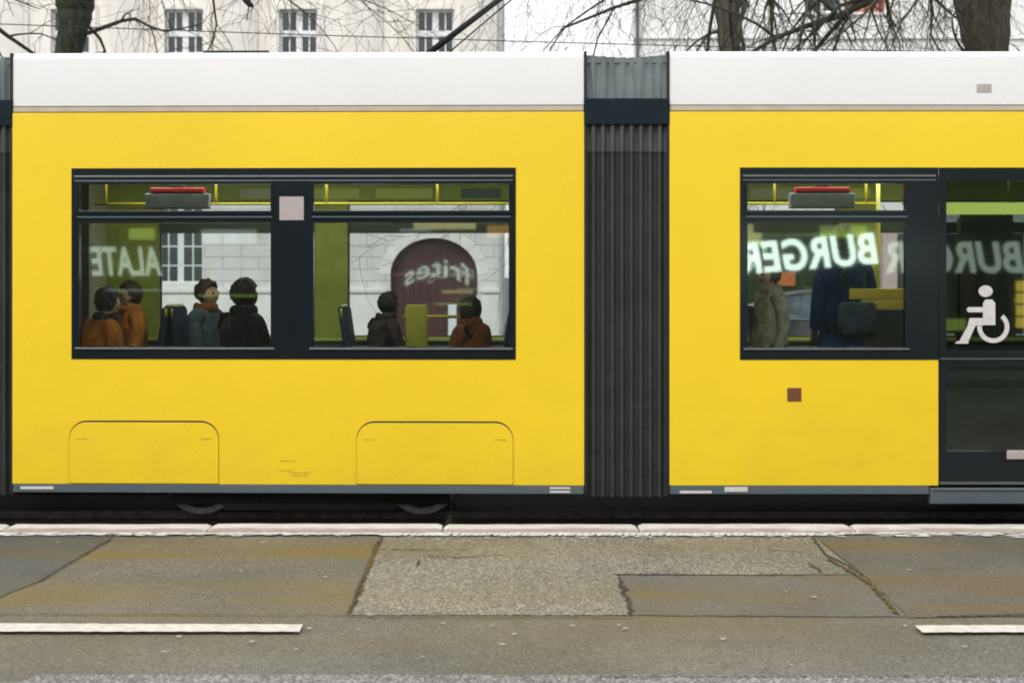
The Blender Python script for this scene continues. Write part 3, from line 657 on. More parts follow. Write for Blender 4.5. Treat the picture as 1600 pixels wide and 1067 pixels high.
far_side(x0r, x1r, False, [(SX(1150), SX(1425)), (SX(1500), SX(1800)), (SX(1860), SX(2080))])
interior(x0r, x1r, False, fill_strip=True)
coving_posters([(2.1, 2.5, M['ceiling']), (2.9, 3.15, M['limelight']), (1.5, 1.9, M['limelight'])], False)

# --- bellows
def bellows(xa, xb, left=False):
    n = 9; pts = []
    w = (xb - xa)
    for i in range(2*n + 1):
        x = xa + w * i / (2*n); pts.append((x, D + (.055 if i % 2 else .012) + (.03 if i in (0, 2*n) else 0)))
    # smooth the pleats
    sm = []
    for i in range(len(pts)-1):
        for k in range(4):
            t = k/4; s = (1 - math.cos(math.pi*t))/2
            sm.append((pts[i][0] + (pts[i+1][0]-pts[i][0])*t, pts[i][1] + (pts[i+1][1]-pts[i][1])*s))
    sm.append(pts[-1])
    def curtain(name, z0, z1f, yoff, m, parent, amp=1.0, back=True, wob=0.0):
        g = MB(); N = len(sm); rows = 10; vs = []; rr = random.Random(3); ph = rr.random()*6
        for j in range(rows+1):
            t = j/rows
            for i, (x, y) in enumerate(sm):
                z1 = z1f((x - xa)/w); z = z0 + (z1 - z0)*t
                yy = D + .012 + (y - D - .012)*amp + yoff + wob*math.sin(x*31 + ph + t*2.1)*math.sin(x*57 + 1.3)*.5
                vs.append((x + wob*.6*math.sin(t*2.5 + i*.35)*(0 < i < N-1), yy, z))
        fs = [(j*N+i, j*N+i+1, (j+1)*N+i+1, (j+1)*N+i) for j in range(rows) for i in range(N-1)]
        g.add(vs, fs); return P(g.build(name, m, smooth=True), left, parent)
    zb0, zb1 = SZ(195), SZ(154)
    top = lambda t: SZ(84.5) - .022*math.sin(math.pi*t)
    b = curtain('bellows', zF0 - .02, lambda t: zb0 + .005, 0, M['bellow'], tram)
    curtain('bellows_hood', zb1 - .005, top, .006, M['bellow_up'], b, amp=.55, wob=.016)
    curtain('bellows_cuff', SZ(237), lambda t: zb0 + .005, -.009, mat('bellows_cuff', (0.075, 0.078, 0.074), .6, noise=.3, nscale=6), b)
    g = MB(); g.box(xa, xb, D - .008, D + .04, zb0, zb1, .006); P(g.build('bellows_band', M['bellow_band']), left, b)
    # roof, inner wall and far side of the bellows, floor plate
    g = MB(); g.box(xa, xb, D + .07, D + 2.33, zF0 - .02, zR1 - .10); P(g.build('bellows_core', M['blackm']), left, b)
    g = MB(); g.box(xa, xb, D + .03, D + 2.38, SZ(84.5) - .06, SZ(84.5) - .03); P(g.build('bellows_roof', M['bellow_up']), left, b)
    for xx in (xa, xb):
        s = 1 if xx == xa else -1
        g = MB(); g.box(min(xx, xx + s*.018), max(xx, xx + s*.018), D + .002, D + .1, zF0, SZ(80), .003); P(g.build('bellows_frame', M['rubber']), left, b)
bellows(SX(912) + .004, SX(1047) - .004)
bellows(LX(-112) + .004, LX(20) - .004, True)
# neighbouring module on the far left, seen only from another viewpoint
xl0, xl1 = LX(-900), LX(-112)
body(xl0, xl1, True, [(LX(-820), LX(-230), zW0, zW1)])
near_window(LX(-820), LX(-230), [(LX(-808), LX(-560)), (LX(-500), LX(-242))], True)
far_side(xl0, xl1, True, [(LX(-808), LX(-560)), (LX(-500), LX(-242))]); interior(xl0, xl1, True)
g = MB(); g.box(xl0, xl1, D + .002, D + .06, zF0, zF1 - .001, .004); P(g.build('skirt', M['skirt']), True)
# end bulkheads
for xx, lf in ((xl0 - .05, True), (x1r, False)):
    g = MB(); g.box(xx, xx + .05, D + .01, D + 2.39, zF0, zR1 - .03); P(g.build('end_wall', M['blackm']), lf)
for xx, lf in ((x0, True), (x1 - .03, True), (x0r, False), (x1r - .03, False)):
    g = MB(); g.wall(xx, xx + .03, 0, 1, 0, 1, []); g = MB(); g.box(xx + .001, xx + .029, D + .052, D + .5, FLOOR, CEIL); P(g.build('inner_bulkhead', M['ceiling']), lf)
    g = MB(); g.box(xx + .001, xx + .029, D + 1.85, D + 2.29, FLOOR, CEIL); P(g.build('inner_bulkhead', M['ceiling']), lf)
# underframe, bogies, wheels
g = MB(); g.box(xl0, x1r, D + .25, D + 2.15, .12, FLOOR - .085); P(g.build('underframe', M['iron']), False)
for bx in (SX(655), SX(300), SX(1700), SX(2000)):
    for yy in (D + .32, D + 1.78):
        g = MB(); g.tube([(bx, yy, .22), (bx, yy + .02, .22), (bx, yy + .021, .22), (bx, yy + .09, .22)], [.20, .27, .29, .28], 32)
        wo = P(g.build('wheel', M['iron'], smooth=30), False)
        g = MB(); ring = []; n = 32
        for (r, y) in ((.285, yy - .002), (.285, yy + .10), (.24, yy + .10), (.24, yy - .002)):
            ring.append([(bx + r*math.cos(2*math.pi*i/n), y, .22 + r*math.sin(2*math.pi*i/n)) for i in range(n)])
        vs = [p for q in ring for p in q]; g.add(vs, [((j*n)+i, (j*n)+(i+1)%n, ((j+1)%4)*n+(i+1)%n, ((j+1)%4)*n+i) for j in range(4) for i in range(n)])
        P(g.build('tyre', M['tread'], smooth=30), False, wo)
for a, b in ((SX(250), SX(700)), (SX(1650), SX(2050))):
    g = MB(); g.box(a, b, D + .27, D + .315, .015, .10, .01); g.box(a + .4, b - .4, D + .26, D + .3, -.03, .03, .01); P(g.build('bogie_frame', M['iron'], smooth=30), False)
# pantograph
pb = SX(640, YC)
g = MB(); zr = zR1 + .03
g.box(pb - .45, pb + .6, YC - .35, YC + .35, zr, zr + .05, .01); pan = P(g.build('pantograph', M['iron']), True)
A = Vector((SX(668, YC), YC, SZ(84, YC))); K = Vector((SX(905, YC), YC, SZ(-95, YC))); H = Vector((SX(640, YC), YC, SZ(-290, YC)))
g = MB(); g.tube([A, K], [.026, .020], 10); P(g.build('lower_arm', M['iron'], smooth=True), True, pan)
g = MB(); g.tube([A + Vector((.12, .06, -.02)), K + Vector((-.04, .06, -.05))], .006, 8); P(g.build('guide_rod', M['iron'], smooth=True), True, pan)
g = MB(); g.tube([K, H], [.025, .018], 10); P(g.build('upper_arm', M['iron'], smooth=True), True, pan)
g = MB(); g.box(H.x - .12, H.x - .07, YC - .8, YC + .8, H.z, H.z + .04, .01); g.box(H.x + .07, H.x + .12, YC - .8, YC + .8, H.z, H.z + .04, .01); g.box(H.x - .12, H.x + .12, YC - .03, YC + .03, H.z - .03, H.z - .001); P(g.build('collector_head', M['iron']), True, pan)
g = MB(); g.box(LX(303), LX(408), D + .30, D + .9, zR1 + .02, zR1 + .055, .006); P(g.build('roof_box', M['iron']), True)
# interior fittings
for (a, b, y, left) in ((-3.45, .4, YC + .25, True), (1.3, 3.0, YC + .25, False), (3.1, 4.8, YC - .1, False)):
    z = SZ(318, y)
    g = MB(); g.tube([(a, y, z), (b, y, z)], .012, 10)
    n = max(2, int((b - a) / .9))
    for i in range(n + 1):
        xx = a + .1 + (b - a - .2)*i/n; g.tube([(xx, y, z), (xx, y, CEIL - .001)], .012, 8)
    P(g.build('handrail', M['rail_y'], smooth=True), left)
for px, y, left in ((1372, YC, False), (1445, YC + .2, False)):
    g = MB(); g.tube([(SX(px, y), y, FLOOR), (SX(px, y), y, CEIL)], .017, 10); P(g.build('grab_pole', M['rail_y'], smooth=True), left)
for px, left in ((275, True), (1284, False)):
    y = YC; x = SX(px, y)
    g = MB(); g.box(x - .26, x + .26, y - .04, y + .04, SZ(326, y), SZ(302, y), .01); o = P(g.build('passenger_display', M['display']), left)
    g = MB(); g.box(x - .22, x + .22, y - .043, y + .03, SZ(301.5, y), SZ(293, y), .01); P(g.build('display_header', M['redstripe']), left, o)
    g = MB(); g.box(x - .05, x + .05, y - .02, y + .02, SZ(292.5, y), CEIL, .005); P(g.build('display_bracket', M['seatshell']), left, o)
# lime divider between the seats of the second window
yd = 12.0
g = MB(); g.box(SX(632, yd), SX(668, yd), yd, yd + .06, FLOOR + .3, SZ(476, yd), .028); P(g.build('seat_divider', mat('olive_divider', (0.34, 0.30, 0.03), .5), smooth=40), True)
g = MB(); g.tube([(SX(628, yd), yd + .02, SZ(495, yd)), (SX(728, yd), yd + .02, SZ(495, yd))], .014, 8); P(g.build('handrail', M['rail_y'], smooth=True), True)
# yellow padded screen beside the door
y = D + .75
g = MB(); g.box(SX(1328, y), SX(1425, y), y, y + .05, SZ(468, y), SZ(451, y), .012); g.box(SX(1346, y), SX(1425, y), y + .001, y + .048, SZ(483, y), SZ(468.5, y), .008); sc = P(g.build('door_screen', M['yell_pad'], smooth=40), False)
g = MB(); g.box(SX(1350, y), SX(1430, y), y + .01, y + .04, FLOOR, SZ(484, y)); P(g.build('screen_panel', M['seatshell']), False, sc)
for args in ((SX(150, 11), 10.72, 1, True), (SX(200, 12), 12.1, -1, True), (SX(330, 12), 12.1, 1, True), (SX(375, 10.8), 10.75, -1, True),
             (SX(595, 12), 12.1, 1, True), (SX(735, 10.9), 10.75, -1, True), (SX(760, 12), 12.1, -1, True), (SX(1235, 12.1), 12.1, 1, False), (SX(1310, 12.1), 12.1, -1, False)):
    seat(*args)
# turn the left part of the tram a little about the joint
for o in TM:
    me = o.data
    for v in me.vertices:
        dx = YAW_PIV - v.co.x
        if dx > 0: v.co.y += YAW * dx

# ------------------------------------------------------------------ people
def figure(V, E, rads, name, m, root=0, sub=2):
    me = bpy.data.meshes.new(name); me.from_pydata([tuple(v) for v in V], E, []); o = bpy.data.objects.new(name, me); col.objects.link(o)
    md = o.modifiers.new('s', 'SKIN'); md.use_smooth_shade = True
    for i, r in enumerate(rads):
        sv = me.skin_vertices[0].data[i]; rr = r if hasattr(r, '__len__') else (r, r); sv.radius = rr; sv.use_root = (i == root)
    md2 = o.modifiers.new('u', 'SUBSURF'); md2.levels = sub; md2.render_levels = sub
    dg = bpy.context.evaluated_depsgraph_get(); nm = bpy.data.meshes.new_from_object(o.evaluated_get(dg)); o.modifiers.clear(); o.data = nm; nm.name = name
    bpy.data.meshes.remove(me)
    nm.materials.clear(); nm.materials.append(m)
    for p in nm.polygons: p.use_smooth = True
    return o
def cloth(name, c):
    m = mat(name, c, 0.92, base2=tuple(x*.5 for x in c), nscale=9, bump=0.9, bscale=9)
    for n in m.node_tree.nodes:
        if n.type == 'BUMP': n.inputs['Distance'].default_value = .06
    return m
skins = [mat('skin_light', (0.50, 0.30, 0.21), 0.55, noise=.15, nscale=20), mat('skin_dark', (0.13, 0.065, 0.04), 0.55, noise=.15, nscale=20)]
hairs = {'dark': mat('hair_dark', (0.012, 0.010, 0.009), 0.6, bump=.8, bscale=90), 'brown': mat('hair_brown', (0.05, 0.025, 0.012), 0.6, bump=.8, bscale=90)}
eyem = mat('eye', (0.02, 0.015, 0.012), 0.2); shoe_m = mat('shoe', (0.02, 0.018, 0.017), 0.6)
def person(label, x, y, face, pose, coat, legs, skin, hair, h=1.72, lean=0.0, hood=None, longhair=False, bag=None):
    """face: heading in degrees, 0 looks to +x.  pose 'sit' or 'stand'"""
    s = h / 1.72
    root = empty('person', (x, y, FLOOR), label, 'person', 'passengers inside the tram')
    if pose == 'sit': hip = Vector((0, 0, .50)); 
    else: hip = Vector((0, 0, .90*s))
    up = Vector((math.sin(lean), 0, math.cos(lean)))
    def T(v): return Vector(v)
    V = []; E = []; Rr = []
    def add(p, r, par=None):
        V.append(Vector(p)); Rr.append(r); i = len(V)-1
        if par is not None: E.append((par, i))
        return i
    pel = add(hip, (.115*s, .145*s)); wai = add(hip + up*.18*s, (.095*s, .125*s), pel); che = add(hip + up*.36*s, (.10*s, .14*s), wai)
    nkb = add(hip + up*.48*s, (.05*s, .055*s), che); nk = add(hip + up*.56*s + Vector((.01, 0, 0)), .056*s, nkb)
    hc = hip + up*.655*s + Vector((.02, 0, 0)); jaw = add(hc + Vector((.015, 0, -.055))*s, (.07*s, .062*s), nk); hd = add(hc, (.098*s, .078*s), jaw)
    ht = add(hc + Vector((-.01, 0, .065))*s, (.075*s, .062*s), hd)
    nose = add(hc + Vector((.108, 0, -.012))*s, (.012*s, .011*s), hd)
    for sg in (-1, 1): add(hc + Vector((-.005, sg*.088, -.01))*s, (.014*s, .010*s), hd)
    CV = [V[0], V[1], V[2], V[3]]; CE = [(0, 1), (1, 2), (2, 3)]; CR = [(.16*s, .195*s), (.145*s, .185*s), (.145*s, .20*s), (.088*s, .10*s)]
    LV = []; LE = []; LR = []
    LV.append(V[0] + Vector((0, 0, -.0))); LR.append((.135*s, .165*s))
    shoes = []
    for sg in (-1, 1):
        sh = hip + up*.455*s + Vector((0, sg*.17, 0))*s
        if pose == 'sit':
            el = sh + Vector((.06, sg*.05, -.27))*s; wr = el + Vector((.22, -sg*.08, -.02))*s
            kn = hip + Vector((.43, sg*.04, .02))*s + Vector((0, sg*.07, 0)); an = kn + Vector((.03, 0, -.42))*s; hp = hip + Vector((.03, sg*.09*s, -.02))
        else:
            el = sh + Vector((-.01, sg*.05, -.28))*s; wr = el + Vector((.09, -sg*.01, -.23))*s
            if bag == 'hold' and sg == 1: el = sh + Vector((.16, .06, .10))*s; wr = el + Vector((.05, -.03, .25))*s
            kn = hip + Vector((.02, sg*.10, -.42))*s; an = kn + Vector((-.03 + .05*sg, 0, -.40))*s; hp = hip + Vector((0, sg*.09*s, -.06))
        a = add(sh, .036*s, nkb); b = add(el, .030*s, a); c = add(wr, .024*s, b)
        d = (wr - el).normalized(); palm = add(wr + d*.06*s, (.022*s, .036*s), c)
        side = Vector((0, 1, 0)) if abs(d.y) < .8 else Vector((1, 0, 0)); side = (side - d*side.dot(d)).normalized(); dn = d.cross(side)
        for q, ln in ((-.027, .062), (-.009, .074), (.009, .070), (.027, .055)):
            f1 = add(wr + d*.085*s + side*q*s, .0085*s, palm); f2 = add(wr + d*(.085 + ln*.55)*s + side*q*s*1.05 + dn*.012*s, .0080*s, f1); add(wr + d*(.085 + ln*.9)*s + side*q*s*1.05 + dn*.035*s, .0072*s, f2)
        t1 = add(wr + d*.035*s - side*.035*s + dn*.01*s, .010*s, c); add(wr + d*.07*s - side*.055*s + dn*.02*s, .0085*s, t1)
        n0 = len(CV); CV += [sh, el, wr - d*.015*s]; CE += [(3, n0), (n0, n0+1), (n0+1, n0+2)]; CR += [.072*s, .055*s, .043*s]
        a = add(hp, .085*s, pel); b = add(kn, .058*s, a); c = add(an, .038*s, b); e = add(an + Vector((.10, 0, -.03))*s, (.025*s, .036*s), c)
        n0 = len(LV); LV += [hp, kn, an]; LE += [(0, n0), (n0, n0+1), (n0+1, n0+2)]; LR += [.105*s, .078*s, .060*s]
        shoes.append(([an + Vector((-.03, 0, -.01))*s, an + Vector((.03, 0, -.045))*s, an + Vector((.13, 0, -.055))*s, an + Vector((.19, 0, -.06))*s], [.045*s, (.048*s), (.040*s), (.026*s)]))
    if pose == 'stand':   # coat tail
        n0 = len(CV); CV.append(hip + Vector((0, 0, -.16*s))); CE.append((0, n0)); CR.append((.15*s, .19*s))
    bd = figure(V, E, Rr, 'body', skin, 0)
    ct = figure(CV, CE, CR, 'coat', coat, 0)
    tr = figure(LV, LE, LR, 'trousers', legs, 0)
    objs = [bd, ct, tr]
    for P_, r_ in shoes:
        objs.append(figure(P_, [(0, 1), (1, 2), (2, 3)], r_, 'shoe', shoe_m, 0, 1))
    for sg in (-1, 1):
        g = MB(); bm = bmesh.new(); bmesh.ops.create_uvsphere(bm, u_segments=10, v_segments=6, radius=.011*s)
        g.add([tuple(v.co + hc + Vector((.082, sg*.031, .004))*s) for v in bm.verts], [[v.index for v in f.verts] for f in bm.faces]); bm.free(); objs.append(g.build('eye', eyem, smooth=True))
    # hair: shell over the skull, cut away at the face
    bm = bmesh.new(); bmesh.ops.create_uvsphere(bm, u_segments=40, v_segments=26, radius=1.0)
    rr = random.Random(int(abs(x)*1000)); vs = []
    for v in bm.verts:
        p = v.co; w = 1 + .05*math.sin(p.x*9 + p.y*7) + rr.uniform(-.055, .05)
        drop = (1.75 if longhair else 1.0) if p.z < 0 and p.x < .25 else 1.0
        vs.append((hc.x - .012*s + p.x*.108*s*w, hc.y + p.y*.092*s*w*(1.12 if longhair and p.z < 0 else 1), hc.z + .018*s + p.z*.108*s*w*drop))
    fs = []
    for f in bm.faces:
        c = f.calc_center_median()
        if c.x > .50 - .28*max(0, -c.z) and c.z < .62 - .25*(abs(c.y) > .5): continue
        if c.z < -.80 and not longhair: continue
        fs.append([v.index for v in f.verts])
    bm.free(); g = MB(); g.add(vs, fs); ho = g.build('hair', hair, smooth=True); sm = ho.modifiers.new('t', 'SOLIDIFY'); sm.thickness = .012; objs.append(ho)
    # collar or scarf round the neck
    bm = bmesh.new(); g = MB(); n = 18; k = 8; c0 = hip + up*.535*s
    vs = []
    for i in range(n):
        a = 2*math.pi*i/n; rx, ry = .085*s, .088*s; w = .030*s*(1 + .25*math.sin(3*a + x))
        for j in range(k):
            b = 2*math.pi*j/k; vs.append(c0 + Vector(((rx + w*math.cos(b)*.7)*math.cos(a), (ry + w*math.cos(b)*.7)*math.sin(a), w*math.sin(b)*1.25)))
    g.add(vs, [(i*k+j, ((i+1) % n)*k+j, ((i+1) % n)*k+(j+1) % k, i*k+(j+1) % k) for i in range(n) for j in range(k)]); bm.free()
    objs.append(g.build('scarf' if hood else 'collar', hood or coat, smooth=True))
    if bag == 'pack':
        g = MB(); g.box(-.31*s, -.17*s, -.14*s, .14*s, hip.z - .06, hip.z + .19*s, .04); objs.append(g.build('shoulder_bag', cloth('pack_cloth', (0.06, 0.085, 0.13)), smooth=True)); g = MB(); g.tube([(-.20*s, .13*s, hip.z + .15*s), (-.19*s, .10*s, hip.z + .40*s), (-.03, -.05*s, hip.z + .53*s), (.14*s, -.10*s, hip.z + .40*s)], .012, 6); objs.append(g.build('bag_strap', lg, smooth=True))
    M_ = Matrix.Rotation(R(face), 4, 'Z')
    for o in objs:
        o.data.transform(M_); o.parent = root
    return root
lg = cloth('trousers_dark', (0.02, 0.022, 0.028)); dark = cloth('coat_black', (0.012, 0.012, 0.014))
orange = cloth('coat_orange', (0.60, 0.20, 0.02)); rust = cloth('coat_rust', (0.27, 0.075, 0.015)); slate = cloth('coat_slate', (0.07, 0.10, 0.14))
plum = cloth('coat_plum', (0.035, 0.018, 0.03)); cream = cloth('coat_cream', (0.42, 0.39, 0.34)); blue = cloth('coat_blue', (0.014, 0.045, 0.15)); olive = cloth('coat_olive', (0.15, 0.15, 0.06))
DY = lambda px: YAW * max(0, YAW_PIV - SX(px, 11.5))
def PP(label, px, y, *a, **k): person(label, SX(px, y + DY(px)), y + DY(px), *a, **k)
PP('dark haired passenger in an orange coat by the left end of the left window', 152, 10.74, 35, 'sit', orange, lg, skins[0], hairs['dark'], h=1.62, lean=.12, hood=plum)
PP('passenger in an amber orange coat seated against the green panel, on the far side', 205, 12.1, 215, 'sit', orange, lg, skins[0], hairs['brown'], h=1.70)
PP('passenger in a slate blue jacket with flushed face in the left window', 322, 12.1, -25, 'sit', slate, lg, skins[0], hairs['brown'], h=1.74, hood=rust)
PP('dark silhouetted passenger in black beside the central window post', 378, 10.78, 48, 'sit', dark, lg, skins[1], hairs['dark'], h=1.76, lean=.02)
PP('passenger in a dark plum coat at the left edge of the red arched gate', 596, 12.1, 30, 'sit', plum, lg, skins[1], hairs['dark'], h=1.5, lean=.1)
PP('passenger in a rust brown jacket at the right end of the second window', 745, 10.8, 140, 'sit', rust, lg, skins[0], hairs['dark'], h=1.50, lean=.12, longhair=True)
PP('short standing passenger in a cream coat at the left edge of the single window', 1204, 10.85, 200, 'stand', cream, lg, skins[0], hairs['brown'], h=1.46)
PP('tall standing passenger in a blue coat carrying a shoulder bag, beside the yellow screen', 1319, 11.15, 100, 'stand', blue, lg, skins[1], hairs['brown'], h=1.76, bag='pack')

# ------------------------------------------------------------------ buildings across the street
BY = 37.0; KB = F / BY
def BX(px, y=BY): return (px - 800) / F * y
def BZ(py, y=BY): return EYE + (YH - py) / F * y
lime_st = masonry('limestone', (0.80, 0.775, 0.72), (0.78, 0.75, 0.70), (0.66, 0.63, 0.58), 1.6, 0.62, .008)
rust_st = masonry('rusticated_stone', (0.72, 0.715, 0.70), (0.70, 0.69, 0.68), (0.48, 0.47, 0.45), 0.94, 0.31, .012)
trim_st = mat('stone_trim', (0.80, 0.785, 0.75), .85, base2=(0.72, 0.69, 0.63), nscale=2.5)
wframe = mat('window_white', (0.72, 0.75, 0.75), .45)
wglass = mat('window_dark_glass', (0.018, 0.035, 0.035), .06, noise=.4, nscale=1.5, spec=.7)
curtain = mat('curtain_grey', (0.11, 0.11, 0.105), .9, noise=.4, nscale=8)
bl = empty('building', (BX(400), BY, 0.1), 'cream limestone building with tall white framed windows behind the left half of the tram', 'building')
xL, xR = -32.0, BX(785)
up = [(-5.2, 0), (-13.2, 0)]
ucent = [BX(c) for c in (-440, -250, -70, 110, 288, 466.5, 680)]
lcent = [BX(c) for c in (-440, -250, -70, 95, 281, 466.5)]
uw = BX(800 + 30) ; lw = BX(800 + 37)
floors = [(BZ(135), BZ(15)), (BZ(135) + 4.4, BZ(15) + 4.2), (BZ(135) + 8.6, BZ(15) + 8.2)]
lz = (BZ(443), BZ(318))
gate = (BX(678), BX(800 + 68), BZ(372))
HB = 24.0
def arch_wall():
    holes = [(c - uw, c + uw, a, b) for c in ucent for a, b in floors]
    g = MB(); g.wall(xL, xR, 5.0, HB, BY, BY + .35, holes); o = g.build('facade', lime_st); under(bl, o)
    holes = [(c - lw, c + lw, *lz) for c in lcent]
    gx, gr, gt = gate[0], gate[1], gate[2]
    holes.append((gx - gr, gx + gr, .1, gt + .004))
    g = MB(); g.wall(xL, xR, .1, 4.9, BY - .03, BY + .35, holes)
    # arch corners (fill between the rectangle and the arch)
    n = 16; rz = .95; spring = gt - rz
    for s in (-1, 1):
        pts = [(gx + s*gr, gt + .004), ]
        arc = [(gx + s*gr*math.cos(math.pi/2*i/n), spring + rz*math.sin(math.pi/2*i/n)) for i in range(n+1)]
        for i in range(n):
            tri = [pts[0], arc[i+1], arc[i]] if s > 0 else [pts[0], arc[i], arc[i+1]]
            g.prism(tri, BY - .0302, BY + .35)
    o = g.build('facade', rust_st); under(bl, o)
    return gx, gr, gt, spring, rz
gx, gr, gt, spring, rz = arch_wall()
g = MB(); g.box(xL, xR + .06, BY - .16, BY + .1, 4.9, 5.0, .02); g.box(xL, xR + .03, BY - .10, BY + .1, 4.78, 4.9, .02); o = g.build('string_course', trim_st, smooth=30); under(bl, o)
g = MB(); g.box(xL, xR + .03, BY - .13, BY - .031, BZ(456), BZ(449), .02); o = g.build('plinth_ledge', trim_st, smooth=30)
bpy.data.objects.remove(o)
def plinth(a, b):
    g = MB(); g.box(a, b, BY - .14, BY - .031, BZ(458), BZ(450), .02); g.box(a, b, BY - .11, BY - .031, .1, BZ(460)); o = g.build('plinth', trim_st, smooth=30); under(bl, o)
plinth(xL, gx - gr - .1); plinth(gx + gr + .1, xR)
g = MB(); g.box(xL, xR + .3, BY - .5, BY + .3, HB, HB + .35, .05); o = g.build('cornice', trim_st); under(bl, o)
g = MB(); g.box(xL, xR, BY + .35, BY + 12, .1, HB - .1); o = g.build('building_core', trim_st); under(bl, o)
g = MB(); g.add([(xL, BY, HB + .352), (xR, BY, HB + .352), (xR, BY + 12, HB + .352), (xL, BY + 12, HB + .352), (xL, BY + 6, HB + 4), (xR, BY + 6, HB + 4)], [(0, 1, 5, 4), (2, 3, 4, 5), (1, 2, 5), (3, 0, 4), (3, 2, 1, 0)]); o = g.build('roof', mat('roof_tile', (0.16, 0.07, 0.05), .8, noise=.3)); under(bl, o)
# pilasters and window surrounds
for c0, c1 in zip(ucent, ucent[1:] + [BX(840)]):
    m = (c0 + c1) / 2 if c1 < BX(800) else BX(752)
    g = MB(); g.box(m - .42, m + .42, BY - .07, BY - .001, 5.0, HB, .015); g.box(m - .30, m + .30, BY - .10, BY - .069, 5.3, HB - .4, .01); o = g.build('pilaster', trim_st, smooth=30); under(bl, o)
def window_unit(c, hw, z0, z1, bld, y, cols=4, rows=None, transom=None, curt=False, surround=True):
    yy = y + .14
    if surround:
        g = MB(); g.wall(c - hw - .17, c + hw + .17, z0 - .001, z1 + .15, y - .05, y - .0012, [(c - hw, c + hw, z0 - .5, z1)]); g.box(c - hw - .22, c + hw + .22, y - .12, y - .0012, z0 - .12, z0 - .002, .01); o = g.build('window_surround', trim_st); under(bld, o)
    g = MB(); t = .06; th = .035; mull = .16
    g.wall(c - hw, c + hw, z0, z1, yy, yy + .08, [(c - hw + t, c - mull/2, z0 + t, z1 - t), (c + mull/2, c + hw - t, z0 + t, z1 - t)])
    hcw = (hw - t - mull/2)
    for s in (-1, 1):
        m = c + s*(mull/2 + hcw/2); g.box(m - th/2, m + th/2, yy + .01, yy + .06, z0 + t, z1 - t)
    for zz in (rows or []):
        for s in (-1, 1):
            a = c + s*mull/2; b = c + s*(hw - t); g.box(min(a, b), max(a, b), yy + .005, yy + .065, zz - th/2, zz + th/2)
    if transom: g.box(c - hw + .001, c + hw - .001, yy - .03, yy + .07, transom - .08, transom + .08, .01)
    w = g.build('window', wframe); under(bld, w)
    g = MB(); g.box(c - hw + .02, c + hw - .02, yy + .03, yy + .045, z0 + .02, z1 - .02); p = g.build('pane', wglass if not curt else curtain); p.parent = w
    if not curt:
        pass
k = 0
for c in ucent:
    for fi, (a, b) in enumerate(floors):
        window_unit(c, uw, a, b, bl, BY, transom=BZ(52) + (0, 4.2, 8.2)[fi], rows=[(a + BZ(52))/2 + .2] if fi == 0 else None, curt=False); k += 1
for c in lcent:
    window_unit(c, lw, lz[0], lz[1], bl, BY - .03, rows=[BZ(415), BZ(385), BZ(355)], surround=False)
# gate
gm = mat('gate_red', (0.075, 0.020, 0.022), .55, base2=(0.045, 0.014, 0.016), nscale=3)
g = MB(); n = 28; pts = [(gx - gr, .1), (gx + gr, .1)] + [(gx + gr*math.cos(math.pi*i/n), spring + rz*math.sin(math.pi*i/n)) for i in range(n+1)]
g.prism(pts, BY + .2, BY + .3); gt_o = g.build('gate', gm); under(bl, gt_o)
g = MB(); 
for xx in [gx - gr + .22*i for i in range(1, 11)]: g.box(xx - .012, xx + .012, BY + .185, BY + .199, .1, spring + .2)
g.box(gx - gr, gx + gr, BY + .17, BY + .199, spring - .06, spring + .06, .01); o = g.build('gate_rails', mat('gate_rail', (0.10, 0.035, 0.035), .5)); o.parent = gt_o; o.matrix_parent_inverse = Matrix()
for i in range(9):
    a0 = math.pi*i/9 + .012; a1 = math.pi*(i+1)/9 - .012; q = []
    for t in range(5): a = a0 + (a1-a0)*t/4; q.append((gx + (gr+.28)*math.cos(a), spring + (rz+.26)*math.sin(a)))
    for t in range(5): a = a1 - (a1-a0)*t/4; q.append((gx + gr*math.cos(a), spring + rz*math.sin(a)))
    g = MB(); g.prism(q, BY - .045, BY - .031); o = g.build('arch_stone', trim_st); under(bl, o)
g = MB(); g.box(BX(737), BX(758), BY + .10, BY + .13, BZ(471), BZ(462), .005); g.box(BX(700), BX(713), BY + .10, BY + .13, .1, BZ(476)); o = g.build('gate_notice', wframe); under(bl, o)  # white sign and post of the glass reflection, built here as solid boxes
dp = mat('downpipe_paint', (0.42, 0.47, 0.46), .5, noise=.2)
g = MB(); g.tube([(xR - .02, BY - .12, .2), (xR - .02, BY - .12, HB)], .07, 10)
for z in (3, 6, 7.9, 10, 13): g.tube([(xR - .02, BY - .12, z), (xR - .02, BY - .12, z + .06)], .09, 10)
o = g.build('downpipe', dp, smooth=30); under(bl, o)

# right building
B2 = 34.0
br = empty('building', (BX(1300, B2), B2, .1), 'pale grey rendered building with shops below, behind the bare trees and right tram module', 'building')
xa, xb = BX(990, B2), 30.0
render_m = mat('pale_render', (0.80, 0.805, 0.80), .9, base2=(0.74, 0.74, 0.72), nscale=1.2, bump=.3, bscale=30)
rc = [BX(c, B2) for c in (1090, 1286, 1356, 1545, 1650, 1760, 1880)]
rw = .42
rfl = [(BZ(20, B2) , BZ(20, B2) + 1.7), (BZ(20, B2) + 3.3, BZ(20, B2) + 5.0), (BZ(20, B2) + 6.6, BZ(20, B2) + 8.3)]
holes = [(c - rw, c + rw, a, b) for c in rc[1:] for a, b in rfl]
shop_holes = [(BX(1165, B2), BX(1348, B2), .9, BZ(372, B2)), (BX(1372, B2), BX(1378, B2), .9, 1.0), (BX(1402, B2), BX(1600, B2), .3, BZ(365, B2))]
g = MB(); g.wall(xa, xb, .1, 20, B2, B2 + .3, holes + [shop_holes[0], shop_holes[2]]); o = g.build('facade', render_m); under(br, o)
